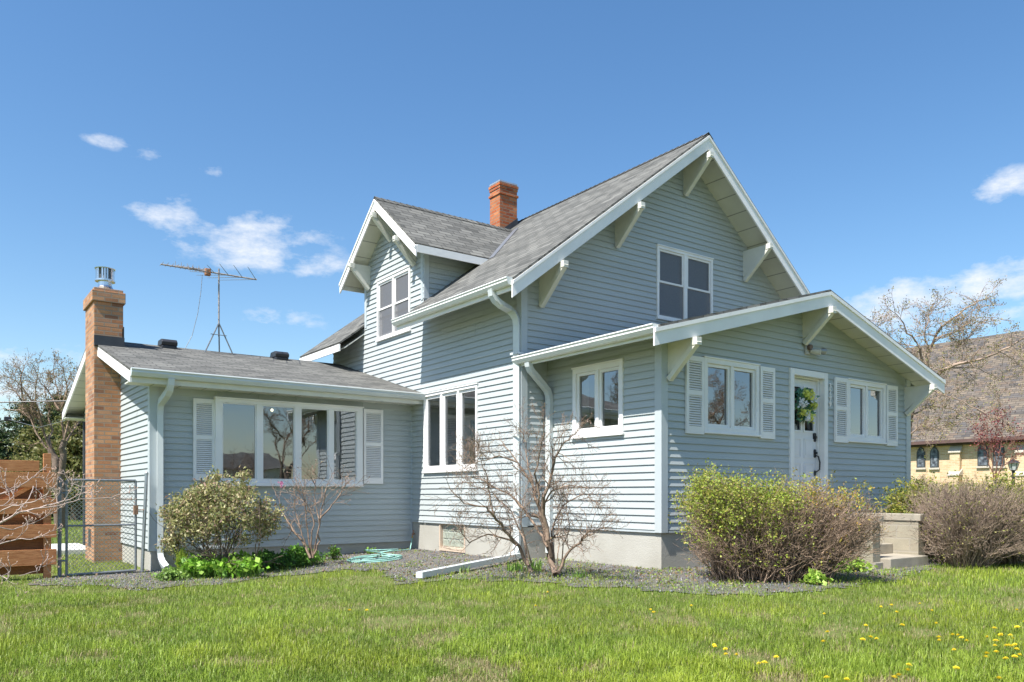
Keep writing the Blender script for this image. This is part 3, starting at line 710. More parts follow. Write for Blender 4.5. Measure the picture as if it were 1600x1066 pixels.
# rake bracket: a boxed triangular panel with a brace along its slope
def bracket(plane, c, u, vt, out, drop, wth=.085, parent=None, lift=0.0, vo=None):
    mb = MB(); vo = vt if vo is None else vo
    h = wth * .22
    q = [wp(plane, c, u - h, vt, .0), wp(plane, c, u - h, vo, out - .02), wp(plane, c, u - h, vo - .10, out - .02), wp(plane, c, u - h, vt - drop, .0)]
    mb.prism(q, Vector(wp(plane, c, u + h, 0, 0)) - Vector(wp(plane, c, u - h, 0, 0)))
    # brace
    a = (0.02, vt - drop - .02); b_ = (out + .04, vo - .02); dx, dv = b_[0] - a[0], b_[1] - a[1]; L_ = math.hypot(dx, dv); nx, nv = dv / L_, -dx / L_; t = .075
    q = [(a[0], a[1]), (b_[0], b_[1]), (b_[0] + nx * t * .9, b_[1] + nv * t * .9), (a[0] + nx * t, a[1] + nv * t)]
    q = [(max(x, 0.018), y) for x, y in q]
    k = wth / 2
    mb.prism([wp(plane, c, u - k, v, w) for (w, v) in q], Vector(wp(plane, c, u + k, 0, 0)) - Vector(wp(plane, c, u - k, 0, 0)))
    fbox(mb, plane, c, u - k - .008, u + k + .008, b_[1] - .085, b_[1] + .02, out - .03, out + .075)
    return mb.build('bracket', M_CREAM, parent or HOUSE, bevel=.004)
for x in (7.99, 9.68, RX, 13.2): 
    zt = (zml(x) if x < RX else zmr(x)) - .33
    if x == RX: zt = RZ - .36
    bracket('F', YM, x, zt, .60, .55)
for x in (8.27, 11.45, 14.66):
    zt = (zpl(x) if x < PX else zpr(x)) - .28
    bracket('F', YP, x, zt, .50, .46)
for y in (13.60, DC, 15.60):
    bracket('S', XM, y, dz(y) - (.27 if y != DC else .32), .42, .45)

# windows (their holes are cut from the siding)
hf = []; hm = []; hps = []; hs = []; hd = []; hb = []
LW = onY(1097.5, 559, YP); 
hf.append(window('F', YP, 9.01, 10.28, 1.98, 3.045, (0, .5, 1), sill=True, curtains=()))
hf.append(window('F', YP, 12.73, 13.95, 2.0, 3.045, (0, .5, 1)))
for u0, u1 in ((8.62, 8.99), (10.30, 10.66)): shutter('F', YP, u0, u1, 1.93, 3.04)
for u0, u1 in ((12.32, 12.71), (13.97, 14.34)): shutter('F', YP, u0, u1, 1.95, 3.05)
hm.append(window('F', YM, 10.70, 12.24, 4.30, 5.62, (0, .5, 1), casing=.05, hung=True, screen=True, mull=.09))
hps.append(window('S', XP, 8.39, 9.51, 1.965, 3.025, (0, .5, 1), casing=.075, curtains=((.86, 1.0, -.12),)))
hs.append(window('S', XM, 11.42, 13.27, 1.50, 2.97, (0, .33, .66, 1), casing=.05, mull=.07, sash=.05, curtains=()))
hd.append(window('S', XM, 13.80, 15.24, 4.31, 5.55, (0, .5, 1), casing=.06, hung=True, screen=True, mull=.08))
hb = [(3.86, 6.55, 1.27, 2.66)]

# wing picture window: shallow projecting box with four lights
def picture_window():
    u0, u1, v0, v1, P = 3.87, 6.54, 1.27, 2.68, .11
    mb = MB()
    bounds = [3.87, 4.01, 4.55, 4.66, 5.19, 5.30, 5.80, 5.90, 6.40, 6.54]
    us = [onY(p, 690, YW - P).x for p in (337, 347, 401, 410, 461, 470, 513.5, 521, 558, 567)]
    for k in range(0, 10, 2): fbox(mb, 'F', YW, us[k], us[k + 1], v0 + .05, v1 - .06, -.01, P)
    fbox(mb, 'F', YW, us[0], us[-1], v1 - .06, v1, -.01, P); fbox(mb, 'F', YW, us[0], us[-1], v0, v0 + .05, -.01, P)
    fbox(mb, 'F', YW, us[0] - .015, us[-1] + .015, v1, v1 + .025, -.0, P + .03)
    fbox(mb, 'F', YW, us[0] + .02, us[-1] - .0, v0 - .06, v0, 0, P + .03)
    w = mb.build('window', M_WHITE, HOUSE, bevel=.003)
    for k in range(1, 9, 2):
        a, b_ = us[k], us[k + 1]; sm = MB(); s = .020
        for q in ((a + .002, a + s, v0 + .052, v1 - .062), (b_ - s, b_ - .002, v0 + .052, v1 - .062), (a + s, b_ - s, v0 + .052, v0 + .05 + s), (a + s, b_ - s, v1 - .06 - s, v1 - .062)): fbox(sm, 'F', YW, *q, P - .04, P - .012)
        sm.build('sash', M_WHITE, w)
        g = MB(); pv = lambda u, v: wp('F', YW, u, v, P - .03); g.add([pv(a, v0 + .05), pv(b_, v0 + .05), pv(b_, v1 - .06), pv(a, v1 - .06)], [(0, 1, 2, 3)]); g.build('pane', M_GLASS, w)
    for (ca, cb) in ((5.93, 6.05), (us[0] + .1, us[0] + .16)):
        g = MB()
        for i in range(8):
            x0 = ca + (cb - ca) * i / 8; x1 = ca + (cb - ca) * (i + 1) / 8
            g.add([(x0, YW + .12 + .02 * (i % 2), v0 - .1), (x1, YW + .12 + .02 * ((i + 1) % 2), v0 - .1), (x1, YW + .12 + .02 * ((i + 1) % 2), v1 + .1), (x0, YW + .12 + .02 * (i % 2), v1 + .1)], [(0, 1, 2, 3)])
        g.build('curtain', M_CURT, w)
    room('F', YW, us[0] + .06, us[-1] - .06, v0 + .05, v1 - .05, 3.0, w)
    em = bpy.data.materials.new('lit_bulb'); em.use_nodes = True; bb = em.node_tree.nodes['Principled BSDF']; bb.inputs['Emission Color'].default_value = (1, .85, .6, 1); bb.inputs['Emission Strength'].default_value = 2.2
    for (px, py, d, r) in ((425, 641, 1.6, .028), (541, 663, 1.7, .018)):
        p = onY(px, py, YW + d); q = MB(); q.lathe((p.x, p.y, p.z), [(.2 * r, -r), (.8 * r, -.6 * r), (r, 0), (.8 * r, .6 * r), (.2 * r, r)], 10); q.build('ceiling_bulb', em, w, smooth=True)
picture_window()
su = [onY(p, 660, YW).x for p in (301, 336, 566, 597)]
shutter('F', YW, su[0], su[1] - .01, 1.30, 2.66); shutter('F', YW, su[2] + .01, su[3], 1.27, 2.68)

# clad walls
BZ = .555      # bottom of cladding on main house and porch
door_hole = (11.10, 12.08, .85, 3.05)
siding('porch_front_wall', 'F', YP, [(XP, BZ), (XPR, BZ), (XPR, zpr(XPR) - .08), (PX, PZ - .08), (XP, zpl(XP) - .08)], hf + [door_hole])
siding('porch_side_wall', 'S', XP, [(YP, BZ), (YM, BZ), (YM, zpl(XP) - .08), (YP, zpl(XP) - .08)], hps)
siding('gable_wall', 'F', YM, [(XM, BZ), (XMR, BZ), (XMR, zmr(XMR) - .08), (RX, RZ - .08), (XM, zml(XM) - .08)], hm + [(XP + .02, XPR + .3, .4, 3.0)])
siding('side_wall', 'S', XM, [(YM, BZ), (YMB, BZ), (YMB, zml(XM) - .08), (YM, zml(XM) - .08)], hs + hd)
siding('dormer_wall', 'S', XM, [(D0, zml(XM) - .08), (D1, zml(XM) - .08), (D1, dz(D1) - .08), (DC, DZ - .08), (D0, dz(D0) - .08)], hd)
zt = dz(D0) - .09
siding('dormer_cheek_wall', 'F', D0, [(XM, zml(XM)), (RX - (RZ - zt) / SL, zt), (XM, zt)], ())
WZ = .175
siding('wing_front_wall', 'F', YW, [(XW, WZ), (XM, WZ), (XM, 2.69), (XW, 2.69)], hb, z0=WZ)
siding('wing_end_wall', 'S', XW, [(YW, WZ), (YWB, WZ), (YWB, zw(YWB) - .08), (WRY, WRZ - .08), (YW, zw(YW) - .08)], (), z0=WZ)
b = MB(); fbox(b, 'F', YW, XW, XM, 2.69, 3.0, 0, .008)
for p in (337, 404, 463, 519, 566): 
    u = onY(p, 620, YW).x; fbox(b, 'F', YW, u, u + .045, 2.70, 3.0, .008, .02)
b.build('frieze_panel', M_SID, HOUSE)
# hidden back walls so no light leaks in
b = MB(); b.box(XMR, XMR + .05, YM, YMB, 0, zmr(XMR) - .05); b.prism([(XM, YMB, 0), (XMR, YMB, 0), (XMR, YMB, zmr(XMR) - .08), (RX, YMB, RZ - .08), (XM, YMB, zml(XM) - .08)], (0, -.04, 0)); b.box(XPR, XPR + .05, YP + .02, YM, 0, zpr(XPR) - .06); b.box(XW + .02, XM, YWB, YWB + .04, -.2, 2.9)
b.build('rear_wall', M_SID, HOUSE)
# corner boards
b = MB()
def cb(xc, yc, v0, v1, w=.095, t=.028):   # outside corner facing -X and -Y
    b.box(xc - t, xc + w, yc - t, yc, v0, v1); b.box(xc - t, xc, yc, yc + w, v0, v1)
cb(XM, YM, zpl(XM) - .02, zml(XM) - .12); 
b.box(XM - .028, XM + .095, YM - .028, YM, BZ - .01, zpl(XM) - .1); b.box(XM - .028, XM, YM, YM + .095, BZ - .01, zpl(XM) - .1)
cb(XP, YP, BZ - .02, zpl(XP) - .12, .10); cb(XW, YW, WZ - .02, zw(YW) - .14, .11)
b.box(XPR - .1, XPR + .055, YP - .028, YP, BZ - .02, zpr(XPR) - .1)
b.box(XM - .024, XM, D0 + .02, D0 + .1, zml(XM) + .03, dz(D0) - .1); b.box(XM - .02, XM + .09, D0 - .024, D0, zml(XM + .09) - .02, dz(D0) - .1)
b.box(XM - .024, XM, D1 - .09, D1, zml(XM) - .1, dz(D1) - .1)
b.box(XM - .03, XM - .002, YW - .03, YW, WZ, 2.7)
build_each(b, 'corner_board', M_TRIM, HOUSE)
# flat panel edge where the wall runs up beside the dormer
b = MB(); b.box(XM - .022, XM + .0, YM + .02, D0 - .02, BZ - .025, BZ); b.box(XM - .022, XM, D0, YW, BZ - .025, BZ); b.box(XP - .022, XP, YP, YM, BZ - .025, BZ); b.box(XP, XPR, YP - .022, YP, BZ - .025, BZ); b.box(XW, XM, YW - .022, YW, WZ - .025, WZ)
build_each(b, 'starter_strip', M_TRIM, HOUSE)
# foundation
b = MB(); i = .012
b.box(XP + i, XPR, YP + i, YM, -.5, BZ - .02)
gb0, gb1, gv0, gv1 = 11.86, 12.74, 0.03, .54
for y0_, y1_, a, c_ in ((YM + i, gb0, -.5, BZ - .02), (gb1, YW + 4, -.5, BZ - .02), (gb0, gb1, -.5, gv0), (gb0, gb1, gv1, BZ - .02)): b.box(XM + i, XM + .3, y0_, y1_, a, c_)
b.box(XM + i + .001, XP, YM + i + .001, YM + .3, -.5, BZ - .021)
b.box(XW + i, XM, YW + i, YWB, -.5, WZ - .02)
b.build('foundation', M_STUC, HOUSE)
# glass block window
b = MB(); b.box(XM + i - .012, XM + .12, gb0, gb0 + .035, gv0, gv1); b.box(XM + i - .012, XM + .12, gb1 - .035, gb1, gv0, gv1); b.box(XM + i - .012, XM + .12, gb0 + .035, gb1 - .035, gv1 - .025, gv1)
b.box(XM + i - .02, XM + .12, gb0 + .035, gb1 - .035, gv0, gv0 + .07)
gbw = b.build('basement_window', mat('frame_tan', (.55, .44, .34), .8, .1, 8), HOUSE)
m_gb = mat('glass_block', (.34, .37, .31), .08, .25, 25, .6, 25, spec=.9); b = MB()
for iy in range(4):
    for iz in range(3):
        y0_ = gb0 + .04 + iy * .2; z0_ = gv0 + .075 + iz * .14; b.box(XM + .05, XM + .12, y0_ + .006, y0_ + .194, z0_ + .006, z0_ + .134)
b.build('glass_block_panel', m_gb, gbw, bevel=.012)
b = MB(); b.box(XM + .065, XM + .11, gb0 + .036, gb1 - .036, gv0 + .071, gv1 - .026); b.build('mortar', mat('mortar_white', (.62, .62, .58), .9, .05, 9), gbw)

# front door
def door():
    b = MB(); u0, u1, v1 = 11.07, 12.11, 3.09
    fbox(b, 'F', YP, u0, u0 + .10, .86, v1, -.05, .045); fbox(b, 'F', YP, u1 - .10, u1, .86, v1, -.05, .045); fbox(b, 'F', YP, u0 + .10, u1 - .10, v1 - .10, v1, -.05, .045)
    fbox(b, 'F', YP, u0 + .1, u0 + .125, .86, v1 - .1, -.16, -.05); fbox(b, 'F', YP, u1 - .125, u1 - .10, .86, v1 - .1, -.16, -.05); fbox(b, 'F', YP, u0 + .125, u1 - .125, v1 - .125, v1 - .1, -.16, -.05)
    fbox(b, 'F', YP, u0, u1, .80, .86, -.16, .06)
    fr = b.build('door_frame', M_WHITE, HOUSE, bevel=.003)
    a, c_ = u0 + .128, u1 - .128; lo, hi = .87, v1 - .13; W = -.10
    pc = (a + c_) / 2; pw = .27; st = (a + .07, pc - .05, pc + .05, c_ - .07)
    cols = [(a + .075, pc - .045), (pc + .045, c_ - .075)]
    rows = [(lo + .12, lo + .72), (lo + .80, lo + 1.12)]; gl = (lo + 1.24, hi - .12)
    b = MB(); fbox(b, 'F', YP, a, c_, lo, gl[0], W - .045, W)   # lower slab
    fbox(b, 'F', YP, a, c_, gl[1], hi, W - .045, W)
    fbox(b, 'F', YP, a, cols[0][0], gl[0], gl[1], W - .045, W); fbox(b, 'F', YP, cols[0][1], cols[1][0], gl[0], gl[1], W - .045, W); fbox(b, 'F', YP, cols[1][1], c_, gl[0], gl[1], W - .045, W)
    for (x0, x1) in cols:
        for (p, q) in rows:
            for e, wq in ((0, .006), (.02, .010)): pass
            for s_ in ((x0, x1, p, p + .018), (x0, x1, q - .018, q), (x0, x0 + .018, p + .018, q - .018), (x1 - .018, x1, p + .018, q - .018)): fbox(b, 'F', YP, *s_, W, W + .012)
            fbox(b, 'F', YP, x0 + .05, x1 - .05, p + .05, q - .05, W, W + .008)
        for s_ in ((x0 - .02, x1 + .02, gl[0] - .02, gl[0] + .012), (x0 - .02, x1 + .02, gl[1] - .012, gl[1] + .02), (x0 - .02, x0 + .012, gl[0] + .012, gl[1] - .012), (x1 - .012, x1 + .02, gl[0] + .012, gl[1] - .012)): fbox(b, 'F', YP, *s_, W, W + .014)
    fbox(b, 'F', YP, pc - .004, pc + .004, gl[1] - .02, hi, W, W + .001)
    d = b.build('door', M_DOOR, HOUSE, bevel=.002)
    for (x0, x1) in cols:
        g = MB(); g.add([wp('F', YP, x0, gl[0], W - .02), wp('F', YP, x1, gl[0], W - .02), wp('F', YP, x1, gl[1], W - .02), wp('F', YP, x0, gl[1], W - .02)], [(0, 1, 2, 3)]); g.build('door_glass', M_GLASSD, d)
    b = MB(); hx = c_ - .055
    def esc(zc, h, w_=.034): 
        b.prism([(hx + w_ * math.cos(t) * (1), YP - W - .0, zc + (h if math.sin(t) > 0 else -h) * .6 + h * .4 * math.sin(t)) for t in np.linspace(0, 2 * math.pi, 17)[:-1]], (0, -.022, 0))
    esc(2.02, .075); esc(1.75, .07); esc(1.42, .045, .028)
    b.tube([(hx, YP + .085, 1.72), (hx + .015, YP + .03, 1.70), (hx + .045, YP + .02, 1.60), (hx + .035, YP + .02, 1.48), (hx, YP + .075, 1.43)], [.010, .012, .014, .012, .010], 8)
    b.tube([(hx, YP + .08, 1.76), (hx, YP + .045, 1.76)], .02, 10); b.tube([(hx, YP + .08, 2.02), (hx, YP + .055, 2.02)], .024, 10)
    b.build('door_handle', M_BLACK, d, smooth=False)
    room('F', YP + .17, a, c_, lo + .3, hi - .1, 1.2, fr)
door()

# house number, porch lamp
def text_obj(s, size, m, parent, loc, rot, name, extr=.006):
    cu = bpy.data.curves.new(name, 'FONT'); cu.body = s; cu.size = size; cu.extrude = extr; cu.align_x = 'CENTER'; cu.align_y = 'CENTER'; cu.offset = .0025
    tmp = bpy.data.objects.new(name, cu); me = bpy.data.meshes.new_from_object(tmp); bpy.data.objects.remove(tmp)
    ob = bpy.data.objects.new(name, me); C.objects.link(ob); me.materials.clear(); me.materials.append(m); off = ROOTLOC[parent.name]
    ob.location = Vector(loc) - off; ob.rotation_euler = rot; ob.parent = parent; return ob
for k, ch in enumerate('3299'):
    text_obj(ch, .125, M_WHITE, HOUSE, (12.205, YP - .024, 2.885 - k * EXPO), (R(90), 0, 0), 'house_number')
b = MB(); c_ = onY(1258, 546, YP)
b.prism([(c_.x - .05 + .0, YP - .018, c_.z - .085), (c_.x + .08, YP - .018, c_.z - .085), (c_.x + .08, YP - .018, c_.z + .085), (c_.x - .05, YP - .018, c_.z + .085)], (0, -.03, 0))
PL_ = b.build('porch_lamp', mat('lamp_box_grey', (.42, .40, .37), .5, .15, 12), HOUSE, bevel=.004)
b = MB(); b.tube([(c_.x + .02, YP - .05, c_.z + .03), (c_.x + .02, YP - .10, c_.z + .02)], [.045, .045], 14); b.build('junction_knob', mat('aged_bronze', (.18, .12, .10), .5, .2, 20, metal=.3), PL_)
b = MB(); b.tube([(c_.x + .06, YP - .06, c_.z - .03), (c_.x + .10, YP - .14, c_.z - .05), (c_.x + .13, YP - .2, c_.z - .06)], [.03, .045, .05], 14); b.build('motion_sensor', mat('sensor_ivory', (.58, .55, .46), .5, .1, 20), PL_)
b = MB(); b.tube([(c_.x + .04, YP - .09, c_.z), (c_.x + .16, YP - .12, c_.z - .01)], .012, 8); b.tube([(c_.x + .15, YP - .12, c_.z - .01), (c_.x + .19, YP - .12, c_.z - .02), (c_.x + .30, YP - .14, c_.z - .02), (c_.x + .31, YP - .14, c_.z - .02)], [.02, .028, .06, .06], 16); b.build('lamp_shade', mat('lamp_metal_grey', (.33, .34, .34), .4, .1, 12, metal=.5), PL_, smooth=False)

# chimneys
def outer_chimney():
    x0, x1, y0, y1, zt = 2.40, XW + .03, 16.24, 17.24, 4.83
    b = MB(); b.box(x0, x1 - .012, y0, y1, -.5, 4.15)
    x1b = x1 + .0; b.box(x0 + .0005, x1b, y0 + .0005, y1 - .0005, 4.15, zt - .22); b.box(x0 - .035, x1b + .035, y0 - .035, y1 + .035, zt - .22, zt - .02)
    b.box(x0 - .0, x1b - .0, y0, y1, zt - .02, zt + .035)
    ch = b.build('chimney', M_BRICK, HOUSE, bevel=.008)
    b = MB(); b.box(x0 - .0, x1b + .02, y0 - .014, y0 - .002, zw(y0) - .03, zw(y0) + .17); b.box(x1b + .002, x1b + .016, y0, y1, zw(y0) - .03, zw(y1) + .12); b.box(x0, x1b + .05, y0 - .07, y0 - .002, zw(y0) - .02, zw(y0) + .012)
    b.build('flashing', M_FLASH, ch)
    b = MB(); cx_, cy_ = (x0 + x1b) / 2, 16.62
    b.lathe((cx_, cy_, zt + .03), [(.2, 0), (.19, .03), (.13, .10), (.12, .13), (.12, .21), (.0, .21)], 20); fl = b.build('flue_pipe', M_FLUE, ch, smooth=False)
    b = MB(); zc = zt + .24
    b.lathe((cx_, cy_, zc), [(.10, 0), (.175, .0), (.175, .03), (.10, .03)], 24); b.lathe((cx_, cy_, zc + .23), [(.175, 0), (.18, .012), (.12, .03), (.02, .035)], 24)
    for k in range(24):
        a0 = 2 * math.pi * k / 24; a1 = a0 + math.pi / 24 * 1.25
        if k % 4 == 3: continue
        b.add([(cx_ + .165 * math.cos(a), cy_ + .165 * math.sin(a), zc + z_) for z_ in (.02, .235) for a in (a0, a1)], [(0, 1, 3, 2)])
    b.build('flue_cap', M_FLUE, fl)
    b = MB(); b.lathe((cx_, cy_, zc + .02), [(.11, 0), (.11, .21)], 16); b.build('spark_core', M_STEELD, fl)
    b = MB(); b.box(x0 - .006, x0, 16.6, 16.85, .10, .42); b.build('cleanout_door', M_FLASH, ch)
outer_chimney()
def ridge_chimney():
    x0, y0 = 10.6, onX(781, 300, 10.6).y; x1, y1 = onY(808, 300, y0).x, onX(765.5, 300, x0).y; zt = onX(781, 283, x0).z
    b = MB(); b.box(x0, x1, y0, y1, 6.7, zt); e = .025
    b.box(x0 - e, x1 + e, y0 - e, y1 + e, zt - .085, zt - .02); b.box(x0 - e * .5, x1 + e * .5, y0 - e * .5, y1 + e * .5, zt - .15, zt - .085); b.box(x0 - e, x1 + e, y0 - e, y1 + e, zt - .29, zt - .235)
    ch = b.build('chimney', M_BRICKR, HOUSE, bevel=.004)
    b = MB(); b.box(x0 - .005, x1 + .005, y0 - .005, y1 + .005, zt, zt + .035); b.build('chimney_cap', mat('cap_metal', (.5, .52, .55), .4, .1, 8, metal=.6), ch)
    b = MB(); f = .012
    b.prism([(x0 - f, y0 - f, zml(x0) - .04), (x1 + f, y0 - f, zml(x1) - .04), (x1 + f, y0 - f, zml(x1) + .16), (x0 - f, y0 - f, zml(x0) + .13)], (0, .008, 0)); b.build('flashing', M_FLASH, ch)
ridge_chimney()
# roof vents on the wing
for px, py in ((262, 544), (437, 561)):
    p = onY(px, py, WRY - .25); b = MB(); zz = zw(WRY - .25)
    b.box(p.x - .14, p.x + .14, WRY - .42, WRY - .02, zz - .1, zz + .02); b.prism([(p.x - .15, WRY - .42, zz + .02), (p.x - .15, WRY - .44, zz + .09), (p.x - .15, WRY - .36, zz + .15), (p.x - .15, WRY - .1, zz + .15), (p.x - .15, WRY - .02, zz + .02)], (.3, 0, 0))
    b.build('roof_vent', M_BLACK, WROOF, bevel=.015)

# downspouts
def dsp(path, m=M_GUT, flat=(1.15, .85), r=.066): return MB().tube(path, r, 4, flat=flat)
def bend(a, b_, c_, k=3):
    a, b_, c_ = Vector(a), Vector(b_), Vector(c_); return [((1 - t) ** 2) * a + 2 * t * (1 - t) * b_ + t * t * c_ for t in [i / k for i in range(k + 1)]]
p = onX(769, 445, EX0 - .04); q = onX(808, 500, XM - .06); y_ds = q.y
path = bend((EX0 - .055, p.y, ze - .10), (EX0 - .055, p.y - .0, ze - .24), (EX0 + .08, p.y - .06, ze - .32)) + bend((XM - .18, y_ds + .06, 4.02), (XM - .06, y_ds, 3.94), (XM - .06, y_ds, 3.76)) + [(XM - .06, y_ds, 2), (XM - .06, y_ds, .30)]
RIB = [Vector(q) for q in path[1:4]]
DS1 = dsp(path + bend((XM - .06, y_ds, .24), (XM - .07, y_ds - .02, .11), (XM - .22, y_ds - .06, .10))[0:]).build('downspout', M_GUT, HOUSE)
b = MB()
for k in range(9):
    t = k / 8; q = RIB[0] + (RIB[2] - RIB[0]) * t; b.tube([q + Vector((0, 0, .005)), q + Vector((.002, 0, -.006))], .071, 4, flat=(1.15, .88))
b.build('elbow_crimps', M_GUT, DS1)
# extension lying across the bed
e0 = Vector((XM - .06, y_ds - .1, .10)); tip = onZ(655, 899, .035); 
b = MB(); d_ = (tip - e0).normalized(); sd_ = Vector((-d_.y, d_.x, 0)).normalized()
b.prism([e0 - sd_ * .05 + Vector((0, 0, -.035)), e0 - sd_ * .05 + Vector((0, 0, .04)), e0 - sd_ * .018 + Vector((0, 0, .034)), e0 + sd_ * .018 + Vector((0, 0, .034)), e0 + sd_ * .05 + Vector((0, 0, .04)), e0 + sd_ * .05 + Vector((0, 0, -.035))], tip - e0)
b.build('extension', M_GUT, DS1)
for zs in (3.3, 2.0, .8):
    b = MB(); b.box(XM - .125, XM - .001, y_ds - .10, y_ds - .085, zs, zs + .035); b.box(XM - .125, XM - .001, y_ds + .085, y_ds + .10, zs, zs + .035); b.box(XM - .13, XM - .122, y_ds - .10, y_ds + .10, zs, zs + .035); b.build('strap', M_GUT, DS1)
b = MB(); ey = 10.06; xx = XP - .055
path = bend((PX0 - .03, 9.93, zep - .10), (PX0 - .03, 9.93, zep - .24), (PX0 + .1, 9.95, zep - .30)) + bend((xx - .12, ey - .02, 2.80), (xx, ey, 2.74), (xx, ey, 2.58)) + [(xx, ey, 1.5), (xx, ey, .12)]
dsp(path).build('downspout', M_GUT, HOUSE)
wx = onY(250, 700, YW - .06).x
path = bend((wx + .06, WYE0 - .055, WEZ - .12), (wx + .06, WYE0 - .055, WEZ - .26), (wx + .04, WYE0 + .06, WEZ - .34)) + bend((wx, YW - .14, WEZ - .46), (wx, YW - .06, WEZ - .52), (wx, YW - .06, WEZ - .66)) + [(wx, YW - .06, .6)] + bend((wx, YW - .06, .12), (wx, YW - .08, -.02), (wx + .05, YW - .32, -.12))
dsp(path, r=.074).build('downspout', M_GUT, HOUSE)
b = MB(); b.tube([(XM - .02, YW - .12, .30), (XM - .06, YW - .14, .30)], .02, 8); b.tube([(XM - .06, YW - .14, .30), (XM - .07, YW - .14, .24)], .015, 8); b.tube([(XM - .045, YW - .14, .30), (XM - .045, YW - .14, .36)], .008, 6); b.box(XM - .065, XM - .025, YW - .145, YW - .135, .355, .368)
b.build('tap', M_RUST, HOUSE)
rp = onY(131.5, 750, 20.3).x; b = MB(); b.tube([(rp, 20.3, -.3), (rp, 20.3, 2.72)], .03, 8)
b.build('rear_post', M_FLASH, HOUSE)
b = MB(); b.box(1.3, 2.8, 18.6, 21.2, -.25, -.08); tag(b.build('patio', M_PAVE), kind='structure')

exec_parts = True
# ------------------------------------------------------------------ wreath on the door
def wreath():
    c_ = onY(1259.5, 634, YP - .02); c_.y = YP + .085
    w = thing('door_wreath', 'round wreath of green leaves and yellow and white flowers on the white front door', 'wreath', c_)
    rng = np.random.default_rng(3); Rm = .165
    b = MB(); b.tube([(c_.x + Rm * math.cos(t), c_.y - .03, c_.z + Rm * 1.15 * math.sin(t)) for t in np.linspace(0, 2 * math.pi, 25)], .018, 6, cap=False); b.build('ring', M_BARK, w)
    n = 560; t = rng.uniform(0, 2 * math.pi, n); rr = Rm + rng.normal(size=n) * .045; P = np.stack([c_.x + rr * np.cos(t), c_.y - .05 - rng.random(n) * .06, c_.z + rr * 1.15 * np.sin(t)], 1)
    col = np.array([[.10, .28, .22], [.18, .38, .26], [.30, .50, .20]])[rng.integers(0, 3, n)] * rng.uniform(.7, 1.3, (n, 1)); leaf_mesh('leaf_cluster', P, .07, col, M_LEAF, w, rng)
    for name, ang, cc in (('yellow_flowers', (1.85, .1, 3.9, 5.2, 1.2), (.80, .82, .22)), ('white_flowers', (3.1, .75, 4.6), (.95, .95, .98))):
        pts = []
        for a in ang:
            ce = np.array([c_.x + Rm * math.cos(a), c_.y - .15, c_.z + Rm * 1.15 * math.sin(a)]); pts.append(ce + rng.normal(size=(70, 3)) * np.array([.035, .02, .035]))
        pts = np.vstack(pts); leaf_mesh(name, pts, .042, np.array(cc)[None] * rng.uniform(.75, 1.15, (len(pts), 1)), M_LEAF, w, rng, aspect=.9)
wreath()

# ------------------------------------------------------------------ front steps
def steps():
    s = thing('front_steps', 'concrete front steps with block side walls and capped tops before the porch door', 'steps', (11.6, 6.6, 0))
    xr_ = onZ(1438, 884, 0).x; yf = onZ(1438, 884, 0).y; xl = xr_ - 1.12
    xr_ = 12.02; 
    yf = onX(1438, 850, xr_).y; xl = 10.95
    nst = 5; rise = .155; y = yf + .06
    b = MB()
    for k in range(nst):
        yk = yf + .12 + k * .30 - (.24 if k == 0 else .0) + 0; b.box(xl + .002, xr_ - .002, yk, YP - .03, -.1 if k == 0 else k * rise, (k + 1) * rise)
    b.build('stair', M_CONCD, s, bevel=.012)
    zt = .66
    for (a, c_) in ((xr_, xr_ + .2), (xl - .2, xl)):
        b = MB(); b.box(a, c_, yf + .03, YP - .03, -.3, zt); q = b.build('side_wall', brick_mat('block_%d' % int(a * 10), [(.30, .27, .205), (.36, .325, .25), (.26, .235, .18)], (.33, .30, .245), .41, .2, .012, bump=.7, stain=.2), s, bevel=.006)
        b = MB(); b.box(a - .02, c_ + .02, yf - .01, YP - .03, zt + .003, zt + .11); b.build('cap', M_CONCD, q, bevel=.01)
        b = MB(); b.box(a - .001, c_ + .04, yf - .01, yf + .3, -.2, .10); b.build('footing', M_CONC, q, bevel=.01)
steps()

